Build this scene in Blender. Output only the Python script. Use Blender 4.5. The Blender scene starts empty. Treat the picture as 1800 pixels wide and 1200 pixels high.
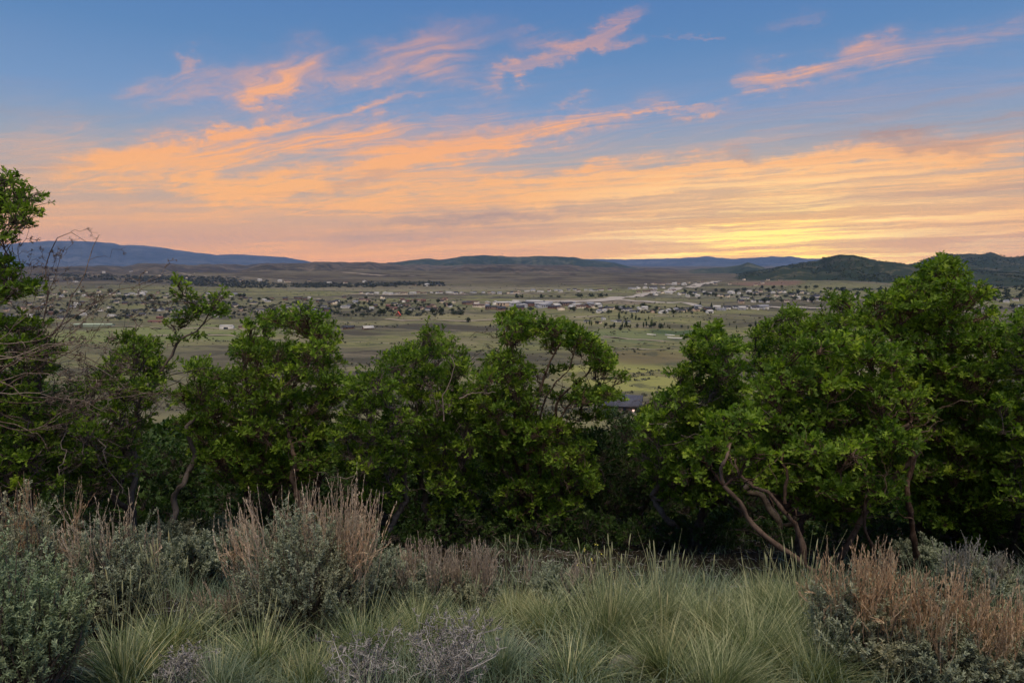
import bpy, math, random
import numpy as np
from mathutils import Vector

S = bpy.context.scene
COL = S.collection
R = math.radians

# ------------------------------------------------------------ camera
LENS = 24.0
FPX = LENS / 36.0 * 1800.0
EYE_ROW = 462.0
PITCH = math.atan((600.0 - EYE_ROW) / FPX)
cam_data = bpy.data.cameras.new('camera')
cam = bpy.data.objects.new('camera', cam_data)
COL.objects.link(cam)
cam_data.lens = LENS
cam_data.sensor_width = 36
cam_data.clip_start = 0.1
cam_data.clip_end = 200000
cam.location = (0, 0, 0)
cam.rotation_euler = (R(90) - PITCH, 0, 0)
S.camera = cam


def ray(px, py):
    x = (px - 900.0) / FPX
    u = (600.0 - py) / FPX
    return (x, math.cos(PITCH) + u * math.sin(PITCH), -math.sin(PITCH) + u * math.cos(PITCH))


def at(px, py, Y):
    r = ray(px, py)
    return (r[0] / r[1] * Y, Y, r[2] / r[1] * Y)


def azel(px, py):
    r = ray(px, py)
    return math.atan2(r[0], r[1]), math.atan2(r[2], math.hypot(r[0], r[1]))


# ------------------------------------------------------------ world and fill lamp
SUN_AZ = azel(1350, 455)[0]
LAMP_EL = R(70.0)  # height of the added fill lamp, not of the setting sun
LAMP_AZ = SUN_AZ + R(160)


class E:
    """small arithmetic wrapper for shader sockets"""
    nt = None

    def __init__(s, v):
        s.v = v

    @staticmethod
    def m(op, *a, clamp=False):
        n = E.nt.nodes.new('ShaderNodeMath')
        n.operation = op
        n.use_clamp = clamp
        for i, q in enumerate(a):
            q = q.v if isinstance(q, E) else q
            if isinstance(q, (int, float)):
                n.inputs[i].default_value = q
            else:
                E.nt.links.new(q, n.inputs[i])
        return E(n.outputs[0])

    def __add__(s, o): return E.m('ADD', s, o)
    __radd__ = __add__
    def __sub__(s, o): return E.m('SUBTRACT', s, o)
    def __rsub__(s, o): return E.m('SUBTRACT', o, s)
    def __mul__(s, o): return E.m('MULTIPLY', s, o)
    __rmul__ = __mul__
    def __truediv__(s, o): return E.m('DIVIDE', s, o)
    def __pow__(s, o): return E.m('POWER', s, o)
    def clamp(s): return E.m('ADD', s, 0.0, clamp=True)


def smooth(x, a, b):
    n = E.nt.nodes.new('ShaderNodeMapRange')
    n.interpolation_type = 'SMOOTHSTEP'
    n.inputs[1].default_value = a
    n.inputs[2].default_value = b
    n.inputs[3].default_value = 0
    n.inputs[4].default_value = 1
    E.nt.links.new(x.v, n.inputs[0])
    return E(n.outputs[0])


def noise(vec, scale, detail=4, rough=0.55, dist=0.0):
    n = E.nt.nodes.new('ShaderNodeTexNoise')
    n.inputs['Scale'].default_value = scale
    n.inputs['Detail'].default_value = detail
    n.inputs['Roughness'].default_value = rough
    n.inputs['Distortion'].default_value = dist
    if vec is not None:
        E.nt.links.new(vec, n.inputs['Vector'])
    return E(n.outputs[0])


def comb(x, y, z=0.0):
    n = E.nt.nodes.new('ShaderNodeCombineXYZ')
    for i, q in enumerate((x, y, z)):
        q = q.v if isinstance(q, E) else q
        if isinstance(q, (int, float)):
            n.inputs[i].default_value = q
        else:
            E.nt.links.new(q, n.inputs[i])
    return n.outputs[0]


def lin(c):
    return tuple(((v / 255.0) / 12.92 if v / 255.0 < 0.04045 else ((v / 255.0 + 0.055) / 1.055) ** 2.4) for v in c) + (1,)


def ramp(fac, stops, interp='LINEAR'):
    n = E.nt.nodes.new('ShaderNodeValToRGB')
    n.color_ramp.interpolation = interp
    e = n.color_ramp.elements
    while len(e) < len(stops):
        e.new(0.5)
    for i, (p, c) in enumerate(stops):
        e[i].position = p
        e[i].color = c if len(c) == 4 else tuple(c) + (1,)
    E.nt.links.new(fac.v, n.inputs[0])
    return n.outputs[0]


def mix(fac, a, b, mode='MIX'):
    n = E.nt.nodes.new('ShaderNodeMix')
    n.data_type = 'RGBA'
    n.blend_type = mode
    fac = fac.v if isinstance(fac, E) else fac
    if isinstance(fac, (int, float)):
        n.inputs[0].default_value = fac
    else:
        E.nt.links.new(fac, n.inputs[0])
    for i, q in ((6, a), (7, b)):
        if isinstance(q, tuple):
            n.inputs[i].default_value = q if len(q) == 4 else q + (1,)
        else:
            E.nt.links.new(q, n.inputs[i])
    return n.outputs[2]


W = bpy.data.worlds.new("World")
S.world = W
W.use_nodes = True
W.cycles.sampling_method = 'MANUAL'
W.cycles.sample_map_resolution = 256
nt = W.node_tree
nt.nodes.clear()
E.nt = nt
out = nt.nodes.new('ShaderNodeOutputWorld')
bg = nt.nodes.new('ShaderNodeBackground')
nt.links.new(bg.outputs[0], out.inputs[0])
sky = nt.nodes.new('ShaderNodeTexSky')
sky.sky_type = 'NISHITA'
sky.sun_disc = False
sky.sun_elevation = LAMP_EL
sky.sun_rotation = LAMP_AZ
sky.altitude = 2000
tc = nt.nodes.new('ShaderNodeTexCoord')
sp = nt.nodes.new('ShaderNodeSeparateXYZ')
nt.links.new(tc.outputs['Generated'], sp.inputs[0])
X, Y, Z = (E(sp.outputs[i]) for i in range(3))
D = 180 / math.pi
az = E.m('ARCTAN2', X, Y) * D
hyp = E.m('SQRT', X * X + Y * Y)
el = E.m('ARCTAN2', Z, hyp) * D
# cloud sheet seen in perspective: a plane high above, bent down at the horizon
zz = E.m('MAXIMUM', Z, 0.0) + 0.055
px_, py_ = X / zz, Y / zz
A0 = R(-58)
along = px_ * math.sin(A0) + py_ * math.cos(A0)
across = px_ * math.cos(A0) - py_ * math.sin(A0)
w1 = noise(comb(along * 0.35, across * 0.7), 1.0, 3) - 0.5
w2 = noise(comb(along * 1.3 + 7.0, across * 2.0), 1.0, 3) - 0.5
ac = across + w1 * 1.5 + w2 * 0.35
wisp = noise(comb(along * 0.28 + w2 * 0.5, ac * 1.15, 3.1), 1.0, 7, 0.62)
fine = noise(comb(along * 0.9 + w2 * 1.1, ac * 4.2, 8.4), 1.0, 6, 0.62)
broad = noise(comb(along * 0.16, ac * 0.42, 1.7), 1.0, 3)
# low bands lie almost level
hb = noise(comb(az * 0.022, el * 0.55 + az * -0.035 + w1 * 1.2, 5.0), 1.0, 6, 0.6)
# wobble for the feathered patches
fw1 = (noise(comb(az * 0.16, el * 0.3, 2.0), 1.0, 6, 0.65) - 0.5)
fw2 = (noise(comb(az * 0.20, el * 0.42, 9.0), 1.0, 7, 0.68) - 0.5)
azw = az + fw1 * 9.0
elw = el + fw2 * 4.6


def streak(x0, y0, x1, y1, halfw, gain=1.0):
    a0, e0 = azel(x0, y0)
    a1, e1 = azel(x1, y1)
    a0, e0, a1, e1 = (v * D for v in (a0, e0, a1, e1))
    L = math.hypot(a1 - a0, e1 - e0) / 2
    c, s = (a1 - a0) / (2 * L), (e1 - e0) / (2 * L)
    ma, me = (a0 + a1) / 2, (e0 + e1) / 2
    h = halfw / FPX * D
    u = ((azw - ma) * c + (elw - me) * s) * (1 / L)
    v = ((elw - me) * c - (azw - ma) * s) * (1 / h)
    q = u * u * u * u + v * v
    return E.m('EXPONENT', q * -1.0) * gain


STREAKS = [
    (990, 84, 1135, 12, 15, 1.15), (1000, 74, 1140, 70, 9, 1.0), (1170, 70, 1265, 64, 5, .55),
    (860, 134, 960, 116, 11, .95), (930, 134, 1010, 98, 12, 1.0), (965, 178, 1040, 168, 7, .4),
    (1300, 156, 1460, 112, 13, .85), (1420, 130, 1800, 40, 20, .55), (1280, 135, 1360, 120, 16, .35),
    (300, 118, 360, 100, 11, .6), (420, 165, 570, 95, 34, .55), (440, 180, 520, 158, 16, .6), (640, 105, 830, 65, 32, .42), (230, 170, 420, 140, 26, .4), (560, 150, 760, 120, 20, .4), (120, 300, 420, 262, 26, .7), (380, 350, 560, 318, 18, .7), (740, 130, 880, 150, 16, .35), (1480, 100, 1620, 60, 16, .5), (900, 60, 1010, 80, 18, .5), (600, 250, 900, 205, 26, .5), (1340, 45, 1440, 20, 12, .35), (480, 245, 700, 225, 18, .5),
    (690, 85, 900, 40, 22, .25), (150, 280, 560, 250, 24, .6), (300, 150, 600, 110, 44, .34), (600, 130, 1000, 60, 40, .25), (440, 225, 560, 205, 10, .8), (560, 210, 740, 170, 8, .65),
    (190, 330, 400, 310, 15, .85), (330, 250, 470, 240, 13, .6),
    (650, 285, 1120, 195, 18, .95), (620, 300, 860, 270, 26, .5), (1090, 200, 1290, 184, 6, .5), (0, 240, 160, 205, 26, .18),
    (860, 350, 1300, 285, 24, .75), (1150, 300, 1800, 240, 16, .75), (1000, 310, 1080, 285, 10, .5), (1400, 290, 1800, 262, 12, .6), (1300, 330, 1800, 300, 18, .4),
    (350, 340, 620, 330, 22, .45), (600, 345, 1000, 320, 20, .5),
]
tot = None
for s_ in STREAKS:
    g = streak(*s_)
    tot = g if tot is None else tot + g
tot = tot.clamp()
# fibres: long thin threads that follow the drift of the cloud sheet
w3 = noise(comb(along * 3.0 + 2.0, across * 4.0), 1.0, 4, 0.6) - 0.5
fib = noise(comb(along * 0.5 + w2 * 0.9, ac * 6.5 + w3 * 1.1, 14.0), 1.0, 6, 0.66)
fib2 = noise(comb(along * 1.6 + w3 * 1.2, ac * 11.0 + w3 * 2.0, 4.0), 1.0, 5, 0.66)
# level bands near the horizon
band = noise(comb(az * 0.020 + w1 * 0.5, el * 0.85 - az * 0.030 + w1 * 1.3 + fw2 * 0.5, 5.0), 1.0, 7, 0.62)
band2 = noise(comb(az * 0.050 + w2 * 0.6, el * 2.3 - az * 0.075 + w1 * 2.2 + fw2 * 1.2, 11.0), 1.0, 7, 0.66)
tex = fib * 0.42 + wisp * 0.30 + fib2 * 0.28
low = 1.0 - smooth(el, 2.0, 11.5)
mid = 1.0 - smooth(el, 8.0, 19.0)
left = smooth(az, -30.0, -12.0)
veil = smooth(tex * 0.75 + broad * 0.25, 0.40, 0.72) * (0.05 + 0.42 * mid)
bands = smooth(band * 0.44 + band2 * 0.30 + tex * 0.26, 0.42, 0.62)
c_low = low * bands * (0.62 + 0.38 * left)
dens = (tot * (0.20 + 0.88 * smooth(tex, 0.30, 0.72)) * (0.80 + 0.35 * mid) + veil * (0.55 + 0.45 * left) + c_low).clamp()
thin = smooth(dens, 0.0, 1.0)
# clear air behind
ef = ((el + 2.0) / 62.0).clamp()
clear = ramp(ef, [(0.0, lin((232, 160, 112))), (0.035, lin((238, 170, 120))), (0.075, lin((222, 172, 138))), (0.115, lin((196, 172, 158))),
                  (0.165, lin((160, 170, 184))), (0.225, lin((122, 157, 200))), (0.30, lin((96, 140, 190))),
                  (0.40, lin((78, 123, 182))), (0.6, lin((76, 124, 190))), (1.0, lin((96, 136, 198)))])
dz = (az - SUN_AZ * D)
gd = E.m('SQRT', dz * dz * 0.16 + el * el)
glow = E.m('EXPONENT', gd * gd * (-1 / 34.0))
glow2 = E.m('EXPONENT', (dz * dz * 0.20 + (el - 0.8) * (el - 0.8)) * (-1 / 6.0))
lit = ramp(ef, [(0.0, lin((252, 172, 104))), (0.06, lin((255, 186, 116))), (0.13, lin((255, 188, 122))), (0.18, lin((255, 182, 124))),
                (0.25, lin((250, 180, 132))), (0.34, lin((240, 170, 136))), (0.45, lin((228, 156, 130))), (1.0, lin((205, 150, 150)))])
lit = mix((glow * (0.55 + 0.7 * smooth(band2, 0.42, 0.6))).clamp(), lit, (1.36, 1.02, 0.47, 1))
lit = mix((glow2 * (0.75 + 1.4 * smooth(band2, 0.45, 0.6))).clamp(), lit, (1.9, 1.42, 0.24, 1))
clear = mix((glow * 0.85).clamp(), clear, lin((255, 196, 112)))
# grey-mauve undersides in the low bands
under = smooth(noise(comb(az * 0.024 + 4.0, el * 0.75 - az * 0.040 + w1 * 2.0 + fw2 * .8, 7.7), 1.0, 6, 0.62), 0.50, 0.66)
under = under * smooth(el, 0.5, 2.5) * (1.0 - smooth(el, 8.5, 13.0)) * (1.0 - glow * 0.5)
us = streak(1480, 254, 1640, 236, 11, .85) + streak(1250, 275, 1330, 268, 7, .5) + streak(640, 398, 1000, 374, 12, .75) + streak(1560, 262, 1800, 250, 9, .5) + streak(560, 330, 720, 300, 9, .35)
skyc = mix(thin, clear, lit)
skyc = mix(((under * 0.55 + us * (0.5 + 0.8 * smooth(tex, 0.36, 0.6))) * 1.0).clamp(), skyc, lin((182, 152, 144)))
nish = mix(1.0, sky.outputs[0], (0.04, 0.04, 0.04, 1), 'MULTIPLY')
skyc = mix(0.05, skyc, nish)
# the eastern half, behind the camera: plain dusk blue over a dull rose belt
back = smooth(Y * -1.0, -0.25, 0.35)
east = ramp(ef, [(0.0, lin((150, 128, 124))), (0.12, lin((195, 165, 156))), (0.3, lin((130, 148, 182))), (0.6, lin((84, 130, 192))), (1.0, lin((96, 136, 198)))])
skyc = mix(back, skyc, east)
below = smooth(Z * -1.0, 0.02, 0.12)
skyc = mix(below, skyc, lin((70, 70, 60)))
ex = E.m('EXPONENT', E.m('MAXIMUM', el, 0.0) * (-1 / 3.4))
skyc = mix(1.0, skyc, comb(1.03 + ex * 0.62, 1.0 + ex * 0.46, 1.0 - ex * 0.16), 'MULTIPLY')
nt.links.new(skyc, bg.inputs['Color'])
bg.inputs['Strength'].default_value = 1.0

sl = bpy.data.lights.new('fill_lamp', 'SUN')  # soft fill added high behind the camera; the setting sun lies ahead
sl.energy = 3.3
sl.angle = R(36)
sl.color = (1.0, 0.84, 0.62)
so = bpy.data.objects.new('fill_lamp', sl)
COL.objects.link(so)
sdir = Vector((math.sin(LAMP_AZ) * math.cos(LAMP_EL), math.cos(LAMP_AZ) * math.cos(LAMP_EL), math.sin(LAMP_EL)))
so.rotation_euler = sdir.to_track_quat('Z', 'Y').to_euler()

S.view_settings.view_transform = 'Standard'
S.view_settings.look = 'None'
S.view_settings.exposure = 0.0
S.view_settings.gamma = 1.0
S.render.engine = 'CYCLES'
cy = S.cycles
cy.max_bounces = 5
cy.diffuse_bounces = 3
cy.glossy_bounces = 1
cy.transmission_bounces = 3
cy.volume_bounces = 0
cy.caustics_reflective = False
cy.caustics_refractive = False
cy.use_denoising = True
cy.use_adaptive_sampling = True
cy.adaptive_threshold = 0.02

# ------------------------------------------------------------ object helpers
rng = np.random.default_rng(7)
rnd = random.Random(11)


def tag(o, label=None, cat=None, group=None, kind=None):
    if label: o['label'] = label
    if cat: o['category'] = cat
    if group: o['group'] = group
    if kind: o['kind'] = kind
    return o


def empty(name, loc):
    o = bpy.data.objects.new(name, None)
    o.empty_display_size = 0.2
    o.location = loc
    COL.objects.link(o)
    return o


def np_mesh(name, verts, tris, mats=(), attrs=None, smooth_=False, fmat=None, quads=None):
    """mesh from numpy arrays; tris (N,3) or quads (N,4)"""
    f = np.asarray(tris if quads is None else quads, dtype=np.int32)
    k = f.shape[1]
    verts = np.asarray(verts, dtype=np.float32)
    me = bpy.data.meshes.new(name)
    me.vertices.add(len(verts))
    me.vertices.foreach_set('co', verts.ravel())
    me.loops.add(f.size)
    me.loops.foreach_set('vertex_index', f.ravel())
    me.polygons.add(len(f))
    me.polygons.foreach_set('loop_start', np.arange(0, f.size, k, dtype=np.int32))
    for m_ in mats:
        me.materials.append(m_)
    if fmat is not None:
        me.polygons.foreach_set('material_index', np.asarray(fmat, dtype=np.int32))
    me.update(calc_edges=True)
    if smooth_:
        me.polygons.foreach_set('use_smooth', np.ones(len(f), dtype=bool))
    for an, av in (attrs or {}).items():
        at_ = me.attributes.new(an, 'FLOAT', 'POINT')
        at_.data.foreach_set('value', np.asarray(av, dtype=np.float32))
    me.validate()
    return me


def link(name, me, parent=None, loc=None):
    o = bpy.data.objects.new(name, me)
    COL.objects.link(o)
    if parent is not None:
        o.parent = parent
    if loc is not None:
        o.location = loc
    return o


def new_mat(name, rough=0.8, spec=0.2):
    m = bpy.data.materials.new(name)
    m.use_nodes = True
    b = m.node_tree.nodes['Principled BSDF']
    b.inputs['Roughness'].default_value = rough
    b.inputs['Specular IOR Level'].default_value = spec
    E.nt = m.node_tree
    return m, b


def setc(b, c):
    if isinstance(c, tuple):
        b.inputs['Base Color'].default_value = c
    else:
        E.nt.links.new(c, b.inputs['Base Color'])


def coords(kind='Object'):
    t = E.nt.nodes.new('ShaderNodeTexCoord')
    return t.outputs[kind]


def position():
    g_ = E.nt.nodes.new('ShaderNodeNewGeometry')
    return g_.outputs['Position']


def sep(v):
    s_ = E.nt.nodes.new('ShaderNodeSeparateXYZ')
    E.nt.links.new(v, s_.inputs[0])
    return E(s_.outputs[0]), E(s_.outputs[1]), E(s_.outputs[2])


def attr(name):
    a_ = E.nt.nodes.new('ShaderNodeAttribute')
    a_.attribute_name = name
    return E(a_.outputs['Fac'])


# ------------------------------------------------------------ terrain
CP = np.array([(-200, -1.2), (0, -1.72), (2, -1.86), (3, -2.02), (4.5, -2.36), (6, -2.78), (8, -3.4), (12, -4.9), (25, -9.5), (60, -19.5),
               (120, -33), (225, -50), (400, -74), (620, -90), (900, -95), (1400, -98), (2500, -101), (4500, -101),
               (6500, -94), (9000, -92), (14000, -95), (60000, -120)], dtype=float)


def prof(y):
    return np.interp(np.sign(y) * np.log1p(np.abs(y)), np.sign(CP[:, 0]) * np.log1p(np.abs(CP[:, 0])), CP[:, 1])


_tr = np.random.default_rng(3)
_waves = []
for lam in (1.1, 2.3, 5, 11, 24, 55, 130, 300, 700, 1600, 3500):
    for k in range(3):
        a_ = _tr.uniform(0, math.pi)
        _waves.append((lam * _tr.uniform(.8, 1.25), math.cos(a_), math.sin(a_), _tr.uniform(0, 6.28)))
KNOLLS = [(1250, 3050, 420, 300, 26), (-1500, 4300, 1400, 500, 42), (-500, 5200, 1500, 700, 38), (600, 4100, 900, 420, 14), (80, 1500, 300, 60, 3), (-500, 1150, 300, 60, 2.5)]


def height(x, y):
    x = np.asarray(x, float)
    y = np.asarray(y, float)
    z = prof(y)
    d = np.hypot(x, y)
    for lam, c, s, p in _waves:
        amp = lam * 0.0062 * (1.6 if lam < 60 else 1.0) * (0.55 if lam > 1000 else 1.0)
        if lam > 200:
            amp = amp * 0.55
        m = np.clip((d - lam * 1.2) / (lam * 3.0), 0, 1)
        z = z + amp * m * np.sin((x * c + y * s * 1.6) / lam * 6.283 + p + 0.7 * np.sin(x / lam * 2.1))
    for kx, ky, sx, sy, h_ in KNOLLS:
        z = z + h_ * np.exp(-((x - kx) / sx) ** 2 - ((y - ky) / sy) ** 2)
    return z


HILLS = []


def surface(x, y):
    """ground or whichever hill stands above it"""
    x = np.asarray(x, float)
    y = np.asarray(y, float)
    z = height(x, y)
    if not HILLS or np.max(y) < 1500:
        return z
    d, a = np.hypot(x, y), np.arctan2(x, y)
    for azs, ts, Dm, wf, wb, ZZ in HILLS:
        T = np.where(d < Dm, (d - Dm) / wf, (d - Dm) / wb)
        ok = (T > -1) & (T < .8) & (a > azs[0]) & (a < azs[-1])
        if not ok.any():
            continue
        fi = np.clip(np.interp(T, ts, np.arange(len(ts))), 0, len(ts) - 1.001)
        fj = np.clip(np.interp(a, azs, np.arange(len(azs))), 0, len(azs) - 1.001)
        i, j = fi.astype(int), fj.astype(int)
        u, v = fi - i, fj - j
        h = (ZZ[i, j] * (1 - u) + ZZ[i + 1, j] * u) * (1 - v) + (ZZ[i, j + 1] * (1 - u) + ZZ[i + 1, j + 1] * u) * v
        z = np.where(ok, np.maximum(z, h), z)
    return z


def hz(x, y):
    return float(surface(np.array([x]), np.array([y]))[0])


def ground_hit(px, py, ymin=1.5, ymax=30000):
    r = ray(px, py)
    ys = np.exp(np.linspace(math.log(ymin), math.log(ymax), 900))
    g = r[2] / r[1] * ys - surface(r[0] / r[1] * ys, ys)
    i = np.argmax(g < 0)
    if g[i] >= 0:
        i = len(ys) - 1
    if i == 0:
        y_ = ys[0]
    else:
        t_ = g[i - 1] / (g[i - 1] - g[i])
        y_ = ys[i - 1] + t_ * (ys[i] - ys[i - 1])
    x_ = r[0] / r[1] * y_
    return (x_, y_, hz(x_, y_))


def ground_material():
    m, b = new_mat('valley_ground', 0.95, 0.05)
    p = position()
    x, y, z = sep(p)
    n1 = noise(p, 0.0011, 5, 0.6)
    n2 = noise(comb(x * 0.002, y * 0.0085), 1.0, 6, 0.65)
    n3 = noise(p, 0.05, 5, 0.7)
    n4 = noise(comb(x * 0.012, y * 0.05), 1.0, 6, 0.7)
    n5 = noise(p, 3.0, 6, 0.7)
    sage = mix(smooth(n2, 0.40, 0.60), (0.070, 0.063, 0.046, 1), (0.155, 0.138, 0.086, 1))
    grass_c = mix(smooth(n4, 0.40, 0.60), (0.100, 0.112, 0.044, 1), (0.205, 0.192, 0.084, 1))
    c = mix(smooth(n1 * 0.5 + n2 * 0.5, 0.42, 0.58), sage, grass_c)

    def spot(px, py0, py1, hw, soft=1.0):
        x0, y0, _ = ground_hit(px, py1)
        x1, y1, _ = ground_hit(px, py0)
        cx, cy_ = (x0 + x1) / 2, (y0 + y1) / 2
        sx = hw / FPX * cy_
        sy = abs(y1 - y0) / 2
        u = (x - cx) / sx
        v = (y - cy_) / sy
        q = u * u + v * v + (n2 - 0.5) * 1.6 + (n4 - .5) * .8
        return 1.0 - smooth(q, 0.6, 1.4)
    # near slope and lower flats
    c = mix(spot(1130, 640, 690, 150) * 0.9, c, (0.25, 0.245, 0.075, 1))
    c = mix(spot(1140, 615, 640, 130) * 0.7, c, (0.155, 0.125, 0.062, 1))
    c = mix(spot(1120, 655, 662, 160) * 0.6, c, (0.12, 0.10, 0.06, 1))
    c = mix(spot(300, 574, 602, 230) * 0.85, c, (0.165, 0.185, 0.070, 1))
    c = mix(spot(1195, 580, 590, 60) * 0.95, c, (0.062, 0.092, 0.040, 1))
    c = mix(spot(1080, 578, 600, 120) * 0.7, c, (0.13, 0.155, 0.070, 1))
    c = mix(spot(850, 552, 566, 160) * 0.8, c, (0.21, 0.190, 0.095, 1))
    c = mix(spot(1130, 548, 558, 140) * 0.7, c, (0.19, 0.18, 0.085, 1))
    c = mix(spot(760, 500, 512, 260) * 0.7, c, (0.20, 0.175, 0.115, 1))
    c = mix(spot(1290, 516, 526, 120) * 0.6, c, (0.19, 0.19, 0.12, 1))
    c = mix(spot(1340, 494, 502, 60) * 0.85, c, (0.20, 0.115, 0.085, 1))
    c = mix(spot(1050, 523, 535, 110) * 0.7, c, (0.21, 0.16, 0.125, 1))
    # bare dirt seams and scrub specks
    seam = smooth(noise(comb(x * 0.0035, y * 0.022, 4.0), 1.0, 7, 0.72), 0.54, 0.61)
    c = mix(seam * 0.55 * smooth(y, 300.0, 800.0), c, (0.24, 0.20, 0.135, 1))
    scrub = smooth(noise(comb(x * 0.03, y * 0.03, 9.0), 1.0, 4, 0.75), 0.53, 0.66)
    c = mix(scrub * 0.75 * smooth(y, 60.0, 400.0), c, (0.062, 0.066, 0.045, 1))
    scrub2 = smooth(noise(comb(x * 0.004, y * 0.016, 2.0), 1.0, 6, 0.75), 0.54, 0.68)
    c = mix(scrub2 * 0.55 * smooth(y, 500.0, 1200.0), c, (0.075, 0.075, 0.055, 1))
    far = smooth(y + (n2 - .5) * 900.0, 2500.0, 3500.0)
    c = mix(far * 0.85, c, mix(smooth(n2, .42, .58), (0.058, 0.048, 0.036, 1), (0.120, 0.098, 0.068, 1)))
    # soil and litter close by, darkened in colour for the shade under the oaks
    near = mix(smooth(n5, 0.35, 0.65), (0.010, 0.009, 0.006, 1), (0.045, 0.036, 0.025, 1))
    nearf = 1.0 - smooth(y, 90.0, 200.0)
    c = mix(nearf, c, near)
    setc(b, c)
    bp = E.nt.nodes.new('ShaderNodeBump')
    bp.inputs['Distance'].default_value = 2.0
    bp.inputs['Strength'].default_value = 0.5
    E.nt.links.new(n3.v, bp.inputs['Height'])
    E.nt.links.new(bp.outputs[0], b.inputs['Normal'])
    return m


def build_ground():
    ys = np.concatenate([-np.geomspace(60, 0.4, 26), [0.0], np.geomspace(0.3, 29500, 640)])
    t = np.linspace(-2.0, 2.0, 460)
    YY, TT = np.meshgrid(ys, t, indexing='ij')
    XX = TT * (np.abs(YY) + 8)
    ZZ = height(XX, YY)
    V = np.stack([XX, YY, ZZ], -1).reshape(-1, 3)
    nr, nc = YY.shape
    i = np.arange(nr - 1)[:, None] * nc + np.arange(nc - 1)[None]
    q = np.stack([i, i + 1, i + nc + 1, i + nc], -1).reshape(-1, 4)
    me = np_mesh('ground', V, None, (ground_material(),), quads=q, smooth_=True)
    tag(link('ground', me), 'broad valley floor of olive grass, sagebrush and bare dirt', 'ground', kind='structure')


build_ground()


def hill(name, label, Dm, width, pts, mat, base=-100, seed=0, rough=0.10, front=1.0):
    """a range with its crest at distance Dm whose skyline passes through the given directions"""
    g = np.random.default_rng(seed)
    A = np.array([azel(px, py) for px, py in pts])
    azs = np.linspace(A[0, 0], A[-1, 0], max(160, int((A[-1, 0] - A[0, 0]) / R(0.09))))
    ev = np.interp(azs, A[:, 0], A[:, 1])
    k = np.ones(3) / 3
    ev = np.convolve(np.pad(ev, 1, 'edge'), k, 'valid')
    n = len(azs)
    ph = g.uniform(0, 6.28, 40)
    s = azs * Dm
    jag = sum(math.sin(1) * 0 + np.sin(s / L * 6.283 + ph[j]) * L * 0.011 for j, L in enumerate((90, 170, 310, 600)))
    crest = Dm * np.tan(ev) + jag * min(1.0, rough * 6)
    ts = np.concatenate([np.linspace(-1, 0, 60), np.linspace(0.05, 0.8, 16)])
    T, AZ = np.meshgrid(ts, azs, indexing='ij')
    CR = np.broadcast_to(crest, T.shape)
    HT = np.maximum(CR - base, 0)
    tt = np.abs(T) ** np.where(T < 0, 1.15, 1.0)
    sh = 0.5 * (1 + np.cos(np.clip(tt, 0, 1) * math.pi))
    sh = np.where(T < 0, 0.72 * sh + 0.28 * (1 - np.clip(tt, 0, 1)) ** 1.3, sh)
    Dd = Dm + T * width * np.where(T < 0, front, 1.0)
    S_ = AZ * Dm
    sp_ = 0
    for j, L in enumerate((width * .9, width * .45, width * .22, width * .11, width * .05)):
        sp_ = sp_ + np.abs(np.sin(S_ / L * 3.14 + ph[10 + j] + 1.3 * np.sin(T * 3 + ph[20 + j]) + T * 2.0 * (-1) ** j)) * (0.5 ** j)
    sp_ = sp_ / 1.94
    env = np.sin(np.clip(-T, 0, 1) * math.pi) ** 0.8 * (T < 0)
    ZZ = base - 4 + (HT + 4) * sh + HT * rough * 4.2 * (sp_ - 0.62) * env
    # the near flank must stay under the skyline
    lim = Dd * np.tan(ev)[None] - 0.004 * np.abs(Dm - Dd) - 0.5
    ZZ = np.where((T < 0), np.minimum(ZZ, np.maximum(lim, base - 4)), ZZ)
    HILLS.append((azs, ts, Dm, width * front, width, ZZ))
    XX, YY = Dd * np.sin(AZ), Dd * np.cos(AZ)
    V = np.stack([XX, YY, ZZ], -1).reshape(-1, 3)
    nr, nc = T.shape
    i = np.arange(nr - 1)[:, None] * nc + np.arange(nc - 1)[None]
    q = np.stack([i, i + 1, i + nc + 1, i + nc], -1).reshape(-1, 4)
    o = link(name, np_mesh(name, V, None, (mat,), quads=q, smooth_=True))
    return tag(o, label, 'hill', kind='structure')


def hill_mat(name, a, bcol, scrub_shade_col, scale, thr=0.5, amt=0.8, snow=None):
    m, b = new_mat(name, 0.95, 0.03)
    p = position()
    x, y, z = sep(p)
    n1 = noise(p, scale, 6, 0.65)
    n2 = noise(comb(x * (scale * 3.5), y * (scale * 3.5), z * (scale * 14)), 1.0, 6, 0.7)
    n3 = noise(p, scale * 14, 4, 0.7)
    c = mix(smooth(n1, 0.38, 0.62), a, bcol)
    c = mix(smooth(n2 * 0.65 + n3 * 0.35, thr - 0.045, thr + 0.045) * amt, c, scrub_shade_col)  # scrub mottling, its contrast raised to stand in for shading of the folds
    if snow:
        c = mix(smooth(noise(comb(x * .004, y * .004, z * .012), 1.0, 5, .7), .53, .6) * smooth(z, snow, snow + 90) * (1.0 - smooth(x, -11800.0, -11000.0)) * smooth(x, -13300.0, -12900.0), c, (0.7, 0.7, 0.72, 1))
    setc(b, c)
    return m


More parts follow.
